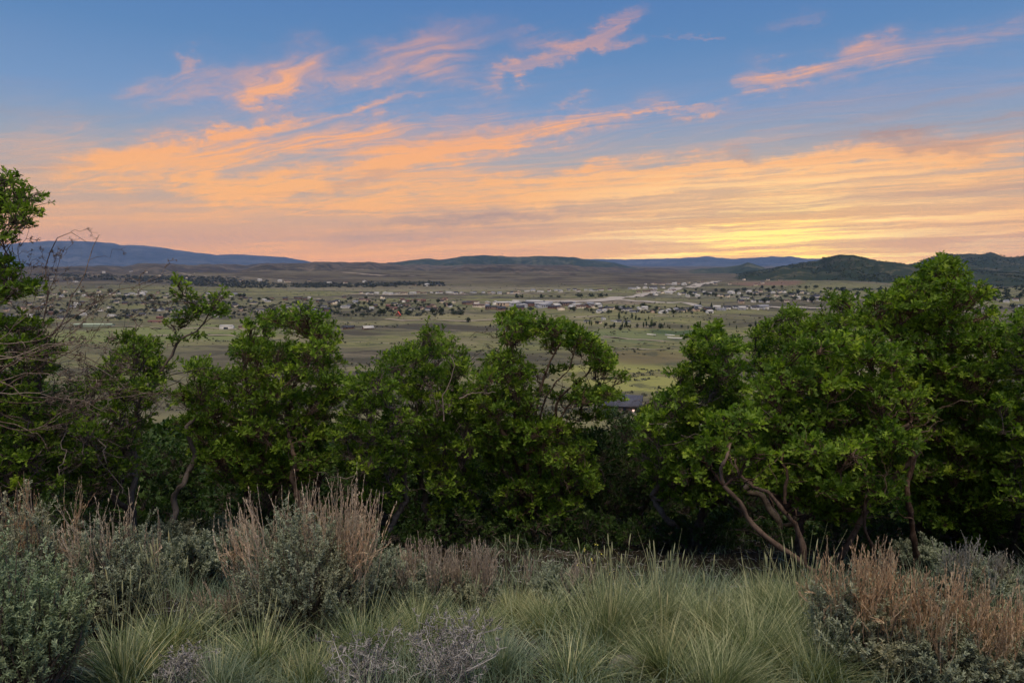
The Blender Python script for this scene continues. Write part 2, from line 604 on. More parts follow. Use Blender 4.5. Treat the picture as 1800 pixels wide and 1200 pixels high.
M_far = hill_mat('far_range', (0.06, 0.075, 0.095, 1), (0.10, 0.11, 0.125, 1), (0.035, 0.05, 0.065, 1), 0.0004, snow=560.0)  # haze blue put into the ranges' own colour, on top of the volume
M_green = hill_mat('wooded_ridge', (0.035, 0.050, 0.034, 1), (0.10, 0.10, 0.065, 1), (0.020, 0.034, 0.022, 1), 0.0016, 0.49)
M_brown = hill_mat('brown_slopes', (0.058, 0.046, 0.036, 1), (0.150, 0.118, 0.082, 1), (0.036, 0.037, 0.028, 1), 0.0016, 0.51, 0.85)
M_dark = hill_mat('scrub_hill', (0.050, 0.052, 0.032, 1), (0.10, 0.088, 0.052, 1), (0.022, 0.034, 0.018, 1), 0.0020, 0.46, 0.9)

hill('hills', 'long blue mountain range on the left skyline', 24000, 6000,
     [(-500, 440), (-300, 428), (-100, 436), (0, 430), (60, 425), (100, 423), (150, 424), (200, 427), (213, 432), (225, 430), (270, 433), (290, 436), (330, 442), (380, 448), (420, 447), (450, 449), (500, 452), (530, 457), (560, 463), (620, 470), (700, 474)],
     M_far, base=-110, seed=1, rough=0.14)
hill('hills', 'hazy blue range low on the skyline under the glow', 24500, 5000,
     [(960, 470), (1000, 460), (1030, 455), (1100, 456), (1190, 454), (1225, 452), (1245, 450), (1262, 453), (1290, 455), (1318, 453), (1345, 452), (1358, 450), (1372, 452), (1388, 450), (1410, 454), (1450, 455), (1520, 458), (1560, 461), (1600, 466), (1700, 470), (2100, 470)],
     M_far, base=-110, seed=2, rough=0.14)
hill('hills', 'dark wooded ridge on the middle of the skyline', 11500, 2600,
     [(560, 476), (600, 470), (650, 465), (690, 462), (720, 457), (745, 455), (775, 456), (805, 452), (850, 448), (885, 451), (925, 451), (975, 450), (1010, 453), (1050, 458), (1090, 464), (1130, 474), (1160, 480)],
     M_green, base=-90, seed=3, rough=0.34)
hill('hills', 'long low brown ridge across the valley', 8600, 2600,
     [(-400, 471), (0, 469), (150, 468), (215, 467), (245, 463), (290, 464), (350, 465), (450, 464), (560, 461), (620, 460), (680, 463), (740, 466), (800, 466), (870, 464), (930, 465), (1000, 466), (1060, 469), (1120, 472), (1150, 471), (1200, 476), (1260, 483), (1320, 490)],
     M_brown, base=-94, seed=4, rough=0.50, front=1.75)
hill('hills', 'brown foothills below the wooded ridge', 6600, 1500,
     [(640, 490), (700, 484), (760, 474), (820, 468), (880, 466), (940, 470), (980, 473), (1040, 471), (1100, 478), (1160, 481), (1230, 489)],
     M_brown, base=-98, seed=5, rough=0.55, front=1.7)
hill('hills', 'small peaked dark hill before the hazy range', 8200, 1300,
     [(1160, 486), (1190, 480), (1215, 474), (1250, 472), (1275, 470), (1295, 465), (1315, 461), (1330, 466), (1345, 472), (1375, 479), (1420, 490)],
     M_green, base=-94, seed=6, rough=0.3, front=1.5)
hill('hills', 'rounded dark scrub hill right of the glow', 5200, 1500,
     [(1180, 500), (1250, 492), (1300, 483), (1340, 476), (1370, 470), (1400, 464), (1425, 458), (1450, 453), (1478, 449), (1500, 450), (1525, 455), (1550, 460), (1600, 464), (1640, 468), (1700, 474), (1760, 478), (1850, 482), (2000, 492), (2100, 500)],
     M_dark, base=-100, seed=7, rough=0.36, front=1.15)
hill('hills', 'dark hill with two humps on the right skyline', 7600, 1900,
     [(1540, 480), (1580, 470), (1610, 463), (1635, 453), (1655, 446), (1675, 448), (1705, 447), (1728, 448), (1742, 444), (1760, 449), (1785, 451), (1800, 449), (1840, 446), (1900, 452), (2000, 456), (2200, 475)],
     M_dark, base=-94, seed=8, rough=0.26, front=1.3)

# ------------------------------------------------------------ plant-building tools
def norm(v):
    return v / np.maximum(np.linalg.norm(v, axis=-1, keepdims=True), 1e-9)


def tubes(P, Rr, sides=4):
    """P (N,K,3) centre lines, Rr (N,K) radii -> verts, quads"""
    N, K, _ = P.shape
    T = np.empty_like(P)
    T[:, 1:-1] = P[:, 2:] - P[:, :-2]
    T[:, 0] = P[:, 1] - P[:, 0]
    T[:, -1] = P[:, -1] - P[:, -2]
    T = norm(T)
    ref = norm(np.broadcast_to(np.array([0.31, 0.93, 0.17]), T.shape) + 0.0)
    U = norm(np.cross(T, ref))
    V_ = np.cross(T, U)
    a = np.arange(sides) / sides * 2 * math.pi
    ring = U[:, :, None] * np.cos(a)[None, None, :, None] + V_[:, :, None] * np.sin(a)[None, None, :, None]
    vs = P[:, :, None] + ring * Rr[:, :, None, None]
    base = (np.arange(N) * K * sides)[:, None, None]
    k = (np.arange(K - 1) * sides)[None, :, None]
    s = np.arange(sides)[None, None, :]
    s2 = (s + 1) % sides
    q = np.stack([base + k + s, base + k + s2, base + k + sides + s2, base + k + sides + s], -1).reshape(-1, 4)
    return vs.reshape(-1, 3), q


class Geo:
    def __init__(s):
        s.v, s.q, s.n, s.a = [], [], 0, []

    def add(s, v, q, a=None):
        s.v.append(v)
        s.q.append(q + s.n)
        s.n += len(v)
        s.a.append(np.full(len(v), 0.5) if a is None else np.broadcast_to(a, (len(v),)) if np.ndim(a) == 0 else a)

    def obj(s, name, mat, parent=None, smooth_=False, loc=None):
        V = np.concatenate(s.v)
        if loc is not None:
            V = V - np.array(loc)
        me = np_mesh(name, V, None, (mat,), quads=np.concatenate(s.q), attrs={'tint': np.concatenate(s.a)}, smooth_=smooth_)
        return link(name, me, parent, loc if parent is None else None)


# lobed leaf, unit length along +y, slightly folded along its rib
_h = [(0, 0), (.07, .20), (.030, .33), (.21, .52), (.07, .58), (.20, .82), (.05, .84), (0, 1)]
_mid = [0.0, .33, .60, .85, 1.0]


def _leaf_template():
    v = [(0, y, -0.10 * (y * y)) for y in _mid]
    for sgn in (1, -1):
        for x, y in _h[1:-1]:
            v.append((sgn * x, y, -0.10 * y * y + x * 0.55 - .35 * x * (y > .7)))
    t = []
    for sgn, o in ((0, 5), (1, 11)):
        tr = [(0, o, o + 1), (0, o + 1, 1), (1, o + 1, o + 2), (1, o + 2, o + 3), (1, o + 3, 2), (2, o + 3, o + 4), (2, o + 4, o + 5), (2, o + 5, 3), (3, o + 5, 4)]
        t += [x if sgn == 0 else x[::-1] for x in tr]
    return np.array(v), np.array(t)


LEAF_V, LEAF_T = _leaf_template()
LEAF_V2 = np.array([(0, 0, 0), (.22, .55, .09), (0, 1, -.1), (-.22, .55, .09), (0, .5, 0)])
LEAF_T2 = np.array([(0, 1, 4), (1, 2, 4), (2, 3, 4), (3, 0, 4)])
PLUME_V = np.array([(-.11, 0, 0), (.11, 0, 0), (.17, .8, -.02), (0, 1, -.05), (-.17, .8, -.02)])
PLUME_T = np.array([(0, 1, 2), (0, 2, 4), (4, 2, 3)])


def leaves(O, Dr, Nn, L, tmplV, tmplT):
    Y_ = norm(Dr)
    X_ = norm(np.cross(Y_, Nn))
    Z_ = np.cross(X_, Y_)
    V = (O[:, None] + L[:, None, None] * (tmplV[None, :, 0:1] * X_[:, None] + tmplV[None, :, 1:2] * Y_[:, None] + tmplV[None, :, 2:3] * Z_[:, None]))
    T = (np.arange(len(O)) * len(tmplV))[:, None, None] + tmplT[None]
    return V.reshape(-1, 3), T.reshape(-1, 3)


def leaf_mat(name, c0, c1, c2, trans=0.35, rough=0.55):
    m, b = new_mat(name, rough, 0.25)
    t = attr('tint')
    c = ramp(t, [(0.0, c0), (0.5, c1), (1.0, c2)])
    pn = noise(position(), 2.2, 3, .6)
    c = mix(smooth(pn, .5, .72) * .5, c, mix(1.0, c, (1.30, 1.02, .85, 1), 'MULTIPLY'))
    c = mix((1.0 - smooth(pn, .3, .48)) * .45, c, mix(1.0, c, (.78, .92, .95, 1), 'MULTIPLY'))
    setc(b, c)
    n = m.node_tree
    tr = n.nodes.new('ShaderNodeBsdfTranslucent')
    n.links.new(mix(1.0, c, (1.15, 1.25, 0.55, 1), 'MULTIPLY'), tr.inputs[0])
    mx = n.nodes.new('ShaderNodeMixShader')
    mx.inputs[0].default_value = trans
    n.links.new(b.outputs[0], mx.inputs[1])
    n.links.new(tr.outputs[0], mx.inputs[2])
    n.links.new(mx.outputs[0], n.nodes['Material Output'].inputs[0])
    return m


def bark_mat(name, a, c, rough=0.9):
    m, b = new_mat(name, rough, 0.1)
    p = coords('Object')
    n1 = noise(p, 14, 5, 0.7)
    x, y, z = sep(p)
    n2 = noise(comb(x * 60, y * 60, z * 14), 1.0, 4, 0.7)
    setc(b, mix(smooth(n1 * 0.6 + n2 * 0.4 + (attr('tint') - 0.5) * 0.35, 0.38, 0.62), a, c))
    bp = E.nt.nodes.new('ShaderNodeBump')
    bp.inputs['Distance'].default_value = 0.01
    bp.inputs['Strength'].default_value = 0.6
    E.nt.links.new(n2.v, bp.inputs['Height'])
    E.nt.links.new(bp.outputs[0], b.inputs['Normal'])
    return m


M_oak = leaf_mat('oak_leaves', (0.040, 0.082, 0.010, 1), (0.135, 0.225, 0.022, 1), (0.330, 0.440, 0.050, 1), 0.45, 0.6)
M_oak_shade = leaf_mat('oak_leaves_shade_tinted', (0.022, 0.045, 0.010, 1), (0.042, 0.082, 0.016, 1), (0.08, 0.13, 0.025, 1), 0.3, 0.6)  # darker copy of the oak leaves, under-crown shade put into its colour
M_bark = bark_mat('oak_bark', (0.050, 0.038, 0.030, 1), (0.165, 0.135, 0.112, 1))
M_barkred = bark_mat('reddish_bark', (0.050, 0.030, 0.020, 1), (0.165, 0.115, 0.085, 1))
M_dead = bark_mat('dead_wood', (0.085, 0.058, 0.045, 1), (0.27, 0.215, 0.175, 1))
M_deadr = bark_mat('brown_dead_wood', (0.10, 0.055, 0.035, 1), (0.26, 0.17, 0.11, 1))


def in_poly(x, y, poly):
    c = False
    j = len(poly) - 1
    for i in range(len(poly)):
        xi, yi = poly[i]
        xj, yj = poly[j]
        if (yi > y) != (yj > y) and x < (xj - xi) * (y - yi) / (yj - yi) + xi:
            c = not c
        j = i
    return c


def edge_dist(x, y, poly):
    best = 1e9
    for i in range(len(poly)):
        ax, ay = poly[i]
        bx, by = poly[(i + 1) % len(poly)]
        dx, dy = bx - ax, by - ay
        t = max(0, min(1, ((x - ax) * dx + (y - ay) * dy) / (dx * dx + dy * dy + 1e-9)))
        best = min(best, math.hypot(x - ax - t * dx, y - ay - t * dy))
    return best


def wobble(a, b, n, amp, g, sag=0.0):
    a, b = np.array(a, float), np.array(b, float)
    t = np.linspace(0, 1, n)[:, None]
    p = a + (b - a) * t
    L = np.linalg.norm(b - a)
    w = g.normal(0, 1, (n, 3))
    w = (w + np.roll(w, 1, 0)) * amp * L * 0.5
    w[0] = 0
    w[-1] = 0
    p = p + w * np.sin(t * math.pi) ** 0.5
    p[:, 2] -= sag * L * np.sin(t[:, 0] * math.pi)
    return p


def resample(path, n):
    path = np.array(path, float)
    d = np.r_[0, np.cumsum(np.linalg.norm(np.diff(path, axis=0), axis=1))]
    t = np.linspace(0, d[-1], n)
    return np.stack([np.interp(t, d, path[:, k]) for k in range(3)], -1)


def oak(label, D_, base_px, polys, seed, cr=42, fill=1.0, dens=1.0, thick=1.6, leaf=(.045, .082), mat=None, bark=None,
        stems=3, limbs=(), blobs=(), bare=(), bare_twigs=0, group='gambel oaks screening the slope', simple=False, trunk_r=0.05, name='oak_tree'):
    g = np.random.default_rng(seed)
    mat = mat or M_oak
    bark = bark or M_bark
    s = FPX / D_
    clumps = []
    for poly in polys:
        xs = [p[0] for p in poly]
        ys = [p[1] for p in poly]
        area = (max(xs) - min(xs)) * (max(ys) - min(ys))
        pts = []
        for _ in range(int(area / (cr * cr) * 22)):
            x, y = g.uniform(min(xs), max(xs)), g.uniform(min(ys), max(ys))
            r = cr * g.uniform(0.6, 1.15)
            if not in_poly(x, y, poly) or edge_dist(x, y, poly) < r * 0.72:
                continue
            dep = g.uniform(-0.5, 0.5)
            if any((x - a) ** 2 + (y - b_) ** 2 + ((dep - e_) * thick * s * 0.75) ** 2 < (0.72 * (r + q) / fill) ** 2 for a, b_, q, e_ in pts):
                continue
            pts.append((x, y, r, dep))
        for x, y, r, dep in pts:
            Y_ = D_ + dep * thick
            c = at(x, y, Y_)
            clumps.append((np.array(c), r / s))
    for x, y, r, dep in blobs:
        clumps.append((np.array(at(x, y, D_ + dep)), r / s))
    # stems and limbs
    bx, by = at(base_px, 700, D_)[0], D_
    base = np.array([bx, by, hz(bx, by)])
    nodes = []        # (pos, radius)
    paths = []        # (points, r0, r1)
    cen = np.mean([c for c, r in clumps], 0)
    xs_ = np.array([c[0] for c, r in clumps])
    for k in range(stems):
        q = (k + 0.5) / stems
        tx = np.quantile(xs_, q)
        tgt = np.array([tx + g.normal(0, .1), D_ + g.normal(0, .25), base[2] + (cen[2] - base[2]) * g.uniform(.75, 1.15)])
        b0 = base + np.array([(q - .5) * 0.35 + g.normal(0, .06), g.normal(0, .12), -0.1])
        p = wobble(b0, tgt, 9, 0.09, g)
        r0 = trunk_r * g.uniform(.6, 1.0)
        paths.append((p, r0, r0 * 0.55))
        for i in range(2, 9):
            nodes.append((p[i], r0 * (1 - .45 * i / 8)))
    for path, r0, r1 in limbs:
        pp = resample([at(x, y, D_ + d) for x, y, d in path], 10)
        pp = resample([at(x, y, D_ + d) for x, y, d in path], 16)
        jit = g.normal(0, .014, pp.shape)
        jit[0] = jit[-1] = 0
        pp = pp + (jit + np.roll(jit, 1, 0)) * .8
        paths.append((pp, r0, r1))
        for k_ in range(4, 15, 2):
            e_ = pp[k_] + norm(g.normal(0, 1, 3) + np.array([0, -.3, .5])) * g.uniform(.15, .4)
            paths.append((wobble(pp[k_], e_, 7, .12, g), r0 * .3, .0015))
        pp = pp[::2]
        pp = np.concatenate([pp, pp[-1:], pp[-1:]])
        for i in range(3, 10):
            nodes.append((pp[i], r0 + (r1 - r0) * i / 9))
    order = sorted(range(len(clumps)), key=lambda i: np.linalg.norm(clumps[i][0] - base))
    twP, twR, spO, spD, spT = [], [], [], [], []
    for i in order:
        c, r = clumps[i]
        NP = np.array([n_[0] for n_ in nodes])
        d = np.linalg.norm(NP - c, axis=1) + np.maximum(NP[:, 2] - c[2], 0) * 1.2
        j = int(np.argmin(d))
        r0 = min(nodes[j][1] * 0.75, 0.028)
        p = wobble(nodes[j][0], c, 7, 0.13, g, sag=0.05)
        paths.append((p, r0, 0.005))
        for k in range(2, 7):
            nodes.append((p[k], r0 + (0.005 - r0) * k / 6))
        # sprigs
        n = max(5, int(dens * 1250 * r * r * (1.0 if not simple else 0.6)))
        u = norm(g.normal(0, 1, (n, 3)))
        u[:, 2] = np.abs(u[:, 2]) * 0.95 - 0.25 * g.random(n)
        rad = r * (0.45 + 0.55 * g.random(n) ** 0.6) * (1 + 0.2 * g.normal(0, 1, n))
        tips = c + norm(u) * rad[:, None] * np.array([1.1, 1.1, 0.85])
        src = p[g.integers(3, 7, n)] + g.normal(0, r * .12, (n, 3))
        m1 = (src + tips) / 2 + g.normal(0, r * .09, (n, 3))
        m1[:, 2] -= r * 0.08
        twP.append(np.stack([src, m1, tips], 1))
        twR.append(np.broadcast_to(np.array([.0045, .003, .0018]) * g.uniform(.7, 1.3, (n, 1)), (n, 3)))
        dd = norm(norm(tips - c) + np.array([0, 0, .55]) + g.normal(0, .25, (n, 3)))
        spO.append(tips)
        spD.append(dd)
        spT.append(np.clip(0.40 + g.normal(0, .10) + g.normal(0, .20, n), 0, 1))
    O = np.concatenate(spO)
    DD = np.concatenate(spD)
    TT = np.concatenate(spT)
    n = len(O)
    Lc = 5 if simple else 9
    O = np.repeat(O, Lc, 0)
    DD = np.repeat(DD, Lc, 0)
    TT = np.repeat(TT, Lc)
    N = len(O)
    sprig = np.repeat(g.uniform(.62, 1.2, n), Lc)
    per = norm(np.cross(DD, g.normal(0, 1, (N, 3))))
    phi = np.radians(g.uniform(12, 78, N))[:, None]
    ld = norm(DD * np.cos(phi) + per * np.sin(phi) + g.normal(0, .12, (N, 3)))
    nn = norm(DD * 1.0 - ld * 0.3 + g.normal(0, .55, (N, 3)) + np.array([0, 0, .25]))
    O = O - DD * g.uniform(0, .05, (N, 1))
    Ls = g.uniform(leaf[0], leaf[1], N) * sprig * np.where(g.random(N) < .14, .35, 1.0)
    tv, tt_ = (LEAF_V2, LEAF_T2) if simple else (LEAF_V, LEAF_T)
    V, T = leaves(O, ld, nn, Ls, tv, tt_)
    tint = np.repeat(np.clip(TT + g.normal(0, .13, N), 0, 1), len(tv))
    root = empty(name, tuple(base))
    tag(root, label, 'tree', group)
    me = np_mesh('crown', V - base, T, (mat,), attrs={'tint': tint})
    link('crown', me, root)
    G = Geo()
    for p, r0, r1 in paths:
        K = len(p)
        if r0 > .012:
            p = resample(p, 34)
            K = 34
            p = p + g.normal(0, r0 * .14, p.shape)
        rad_ = np.linspace(r0, r1, K) * (1 + g.normal(0, .13 if r0 > .012 else .03, K))
        v, q = tubes(p[None], rad_[None], 8 if r0 > .02 else 5)
        G.add(v, q, g.uniform(.2, .8))
    v, q = tubes(np.concatenate(twP), np.concatenate(twR), 3)
    G.add(v, q, .5)
    ztop = np.quantile([c[2] for c, r in clumps], .72)
    for _ in range(bare_twigs):
        c, r = clumps[g.integers(len(clumps))]
        if c[2] > ztop:
            continue
        a_ = nodes[g.integers(len(nodes))][0] if g.random() < .3 else c + g.normal(0, r * .3, 3)
        e_ = a_ + norm(g.normal(0, 1, 3) * np.array([1, .7, .55]) + np.array([0, -.2, .15])) * g.uniform(.25, .7)
        twiggy(G, wobble(a_, e_, 8, .12, g), .006, .0018, g, 1)
    V = np.concatenate(G.v) - base
    me = np_mesh('trunk', V, None, (bark,), quads=np.concatenate(G.q), attrs={'tint': np.concatenate(G.a)}, smooth_=True)
    link('trunk', me, root)
    for path, r0, r1 in bare:
        B = Geo()
        twiggy(B, resample([at(x, y, D_ + d) for x, y, d in path], 12), r0 * .72, r1, g, 3)
        me = np_mesh('dead_branch', np.concatenate(B.v) - base, None, (M_dead,), quads=np.concatenate(B.q), attrs={'tint': np.concatenate(B.a)}, smooth_=True)
        link('dead_branch', me, root)
    return N


def twiggy(G, p, r0, r1, g, depth):
    K = len(p)
    p = p + g.normal(0, .006, p.shape)
    t = g.uniform(.1, .9)
    v, q = tubes(p[None], np.linspace(r0, r1, K)[None], 5 if r0 > .006 else 4)
    G.add(v, q, t)
    if depth <= 0:
        return
    L = np.linalg.norm(p[-1] - p[0])
    for k in range(3, K - 1):
        if g.random() < 0.75:
            d0 = norm(p[k] - p[k - 1])
            e = norm(d0 + g.normal(0, .65, 3) + np.array([0, 0, .1]))
            ln = L * g.uniform(.18, .42) * (1.15 - k / K * .6)
            rr = (r0 + (r1 - r0) * k / K) * .55
            twiggy(G, wobble(p[k], p[k] + e * ln, 7, .1, g, sag=-.04), max(rr, .0018), .0012, g, depth - 1)


nl = 0
# ---- back rows first: their tops stay below the gaps that show the valley
BACK = [
    (40, 15.0, 640), (190, 12.5, 725), (330, 14.0, 745), (470, 11.5, 720), (640, 13.0, 735), (800, 12.0, 715), (930, 14.0, 725),
    (1065, 12.5, 742), (1190, 14.5, 745), (1330, 12.0, 700), (1480, 13.5, 690), (1640, 12.5, 690), (1790, 13.5, 700),
]
BL = ['behind the tall left edge oak', 'behind the oak with the bare arching branches', 'in the gap left of the round topped oak', 'behind the round topped oak',
      'behind the narrow oak with hanging foliage', 'behind the oak with the grey forked branch', 'behind the flat topped airy oak', 'just below the dark roofed house',
      'right below the gable of the brown roofed house', 'behind the leaning red limbs', 'behind the big rounded right oak', 'behind the tallest oak on the right', 'at the right edge behind other oaks']
for i, (x, d, top) in enumerate(BACK):
    w = 105
    poly = [(x - w, top + 60), (x - w * .5, top + 10), (x, top), (x + w * .5, top + 12), (x + w, top + 55), (x + w * 1.05, 955), (x + w * .6, 972), (x - w * .6, 972), (x - w * 1.05, 955)]
    nl += oak('shaded low oak ' + BL[i], d, x, [poly], 100 + i, cr=46, dens=0.75, thick=2.6, leaf=(.085, .14), mat=M_oak_shade, stems=3, simple=True, group='shaded oaks of the back row')

for i, x in enumerate((20, 170, 330, 480, 640, 800, 950, 1090, 1240, 1400, 1560, 1720)):
    top = 770 - 18 * (i % 3)
    poly = [(x - 100, top + 50), (x - 40, top + 8), (x + 30, top), (x + 100, top + 46), (x + 105, 915), (x - 105, 915)]
    nl += oak('dim low oak far down the dark slope, %s from the left of its row' % ('1st', '2nd', '3rd', '4th', '5th', '6th', '7th', '8th', '9th', '10th', '11th', '12th')[i], 21 + 2.5 * (i % 2), x, [poly], 150 + i, cr=44, dens=0.20, thick=4.0, leaf=(.20, .34), mat=M_oak_shade, stems=2, simple=True, group='dim oaks farther down the slope')
_r = random.Random(4)
ARCS = []
for _k in range(16):
    _x, _y, _d = _r.uniform(-40, 60), _r.uniform(590, 800), _r.uniform(-.9, -.2)
    _p = [(_x, _y, _d)]
    _a = _r.uniform(-.5, .25)
    for _j in range(5):
        _a += _r.uniform(-.38, .38)
        _x += 46 * math.cos(_a)
        _y += 46 * math.sin(_a)
        _p.append((_x, _y, _d + .05 * _j))
    ARCS.append((_p, _r.uniform(.005, .009), .0018))
nl += oak('tall thin oak cut by the left frame edge with leafy tip against the sky', 5.6, -20,
    [[(-70, 275), (8, 290), (66, 340), (74, 385), (30, 418), (10, 440), (-70, 440)], [(-80, 452), (20, 448), (80, 492), (74, 528), (20, 545), (-80, 560)],
     [(-80, 560), (60, 548), (112, 600), (104, 668), (60, 720), (-80, 760)], [(-80, 700), (60, 700), (170, 720), (200, 800), (110, 870), (-80, 880)]], 1, cr=26, dens=1.0, fill=.95, thick=1.0, leaf=(.040, .070),
    bare=ARCS + [([(20, 640, -.3), (75, 585, -.2), (85, 500, -.1), (80, 460, 0), (98, 420, 0), (125, 410, 0), (150, 425, 0)], .011, .002),
          ([(40, 640, -.1), (105, 580, -.1), (125, 530, 0), (150, 480, 0), (165, 430, .1), (175, 412, .1)], .012, .002),
          ([(60, 620, -.2), (110, 570, -.2), (150, 545, -.2), (215, 505, -.2), (285, 490, -.1)], .009, .002),
          ([(-40, 600, -.6), (10, 605, -.6), (60, 600, -.5), (120, 585, -.5), (150, 590, -.4)], .008, .002),
          ([(-40, 660, -.8), (10, 675, -.8), (40, 695, -.8), (80, 700, -.7), (150, 702, -.6)], .009, .003),
          ([(-40, 620, -.7), (60, 630, -.6), (110, 640, -.5), (170, 655, -.3)], .007, .002),
          ([(-30, 730, -.6), (60, 760, -.6), (110, 720, -.5), (190, 700, -.4), (280, 690, -.2)], .008, .002),
          ([(-30, 560, -.4), (40, 500, -.4), (30, 440, -.4), (55, 400, -.4)], .006, .0015), ([(-30, 470, -.4), (5, 430, -.4), (20, 380, -.4), (50, 350, -.4)], .006, .0015)], bare_twigs=130)
nl += oak('left oak with bare arching branches reaching into the valley view', 6.6, 215,
    [[(150, 660), (215, 600), (235, 575), (275, 590), (290, 625), (292, 690), (262, 770), (262, 820), (200, 870), (130, 880), (90, 800), (110, 730)]], 2, cr=30, dens=.85, fill=.92, thick=1.4, leaf=(.040, .070),
    blobs=[(312, 500, 20, -.1), (330, 522, 26, 0), (352, 548, 26, 0), (390, 522, 19, .1), (372, 545, 28, 0), (326, 560, 24, .1), (312, 598, 16, 0), (350, 590, 13, 0), (222, 600, 28, -.2), (244, 616, 26, 0), (275, 650, 34, 0), (300, 570, 18, 0), (262, 630, 26, 0), (390, 550, 16, 0)],
    limbs=[([(225, 800, 0), (240, 720, 0), (270, 665, 0), (310, 610, 0), (345, 575, 0), (385, 530, 0)], .022, .006), ([(240, 720, 0), (250, 650, -.1), (232, 600, -.1), (232, 560, 0)], .014, .005)],
    bare=[([(232, 560, 0), (262, 548, 0), (240, 510, 0), (285, 492, 0)], .005, .0015), ([(120, 800, -.4), (180, 770, -.4), (230, 700, -.4), (290, 690, -.3)], .007, .002),
          ([(60, 860, -.6), (120, 800, -.6), (190, 760, -.6), (260, 735, -.5), (300, 690, -.4)], .008, .002), ([(30, 840, -.6), (80, 790, -.6), (100, 720, -.6), (140, 680, -.6), (150, 620, -.6)], .008, .002),
          ([(150, 700, -.5), (200, 640, -.5), (215, 590, -.4), (225, 540, -.4)], .006, .0015)], bare_twigs=120)
nl += oak('round topped oak between the left gap and the narrow oak', 8.0, 520,
    [[(398, 640), (412, 590), (440, 556), (482, 534), (540, 532), (578, 556), (602, 596), (614, 650), (604, 730), (590, 800), (560, 860), (470, 880), (372, 860), (322, 800), (300, 730), (300, 670), (345, 612), (372, 640)]], 3, cr=30, dens=.92, fill=.90, thick=2.0,
    limbs=[([(528, 900, -.9), (522, 840, -.9), (512, 790, -.9), (505, 730, -.6)], .032, .015)], bark=M_barkred, bare_twigs=30)
nl += oak('narrow oak with hanging foliage just right of the round topped one', 7.4, 650,
    [[(596, 680), (630, 636), (668, 634), (705, 680), (730, 740), (722, 830), (708, 900), (640, 900), (596, 840), (586, 740)]], 4, cr=30, dens=.95, thick=1.5, bare_twigs=14)
nl += oak('oak with a grey forked branch left of the airy one', 8.6, 770,
    [[(664, 620), (700, 594), (738, 574), (768, 572), (796, 592), (820, 606), (836, 650), (858, 700), (858, 800), (846, 900), (760, 920), (722, 810), (704, 720), (672, 664)]], 5, cr=30, dens=.92, fill=.93, thick=2.0,
    bare=[([(780, 740, -1.2), (776, 700, -1.2), (792, 670, -1.2), (800, 640, -1.2), (790, 622, -1.2)], .012, .004), ([(770, 725, -1.2), (760, 690, -1.2), (745, 665, -1.2)], .008, .003), ([(810, 700, -1.3), (830, 690, -1.3), (872, 690, -1.3)], .009, .004)], bare_twigs=30)
nl += oak('flat topped airy oak with reddish branches showing in the middle', 8.3, 930,
    [[(866, 545), (900, 534), (960, 550), (1010, 566), (1062, 604), (1092, 642), (1080, 662), (1052, 640), (1010, 622), (960, 618), (905, 625), (878, 600)],
     [(822, 660), (872, 600), (930, 620), (950, 700), (930, 780), (870, 840), (836, 800)], [(985, 690), (1060, 670), (1092, 690), (1080, 716), (1030, 725), (985, 715)], [(1000, 560), (1062, 600), (1098, 645), (1066, 690), (1030, 645), (985, 600)],
     [(850, 800), (900, 730), (980, 730), (1040, 760), (1060, 860), (1000, 920), (880, 930)]], 6, cr=25, dens=.95, fill=.92, thick=1.9, bark=M_barkred, trunk_r=.04,
    blobs=[(955, 690, 20, .4), (998, 645, 16, .5), (1030, 690, 18, .3), (1062, 650, 20, .2), (1050, 735, 24, 0), (990, 760, 24, 0), (1085, 665, 18, 0), (1010, 612, 18, .3), (965, 610, 20, .3), (1078, 700, 20, 0), (975, 652, 15, .3), (1010, 670, 13, 0), (940, 655, 16, .4), (1040, 640, 14, .2), (985, 700, 16, .5), (1020, 735, 18, 0), (960, 740, 18, .4), (890, 560, 20, 0), (920, 560, 20, .2)],
    limbs=[([(930, 900, 0), (925, 800, 0), (945, 720, 0), (960, 650, 0), (985, 600, 0)], .03, .01), ([(940, 880, .2), (960, 780, .2), (985, 700, .2), (1030, 660, .2), (1055, 630, .2)], .026, .009),
           ([(915, 880, -.2), (900, 780, -.2), (905, 690, -.2), (890, 620, -.2), (885, 580, -.2)], .026, .009), ([(925, 800, 0), (960, 700, -.1), (1000, 650, -.1), (1010, 610, -.1)], .016, .007)], bare_twigs=40)
nl += oak('low dense oak in the dark centre right of the airy oak', 9.6, 1100,
    [[(1010, 760), (1060, 728), (1110, 722), (1160, 735), (1200, 770), (1200, 900), (1110, 930), (1010, 920)]], 7, cr=34, dens=.8, thick=2.0, mat=M_oak_shade, bare_twigs=40)
nl += oak('oak right of the house with foliage stepping up to the right', 7.2, 1235,
    [[(1118, 740), (1150, 680), (1186, 640), (1212, 588), (1250, 556), (1290, 582), (1312, 640), (1330, 760), (1310, 870), (1220, 915), (1150, 880), (1112, 800)]], 8, leaf=(.050, .088), cr=30, dens=1.0, thick=1.6, bare_twigs=22)
nl += oak('smaller oak crown peeking up behind the big rounded one', 8.6, 1390,
    [[(1285, 620), (1330, 558), (1382, 530), (1420, 546), (1436, 556), (1450, 516), (1472, 506), (1500, 530), (1520, 600), (1480, 680), (1320, 690)]], 9, cr=28, dens=1.0, thick=1.4)
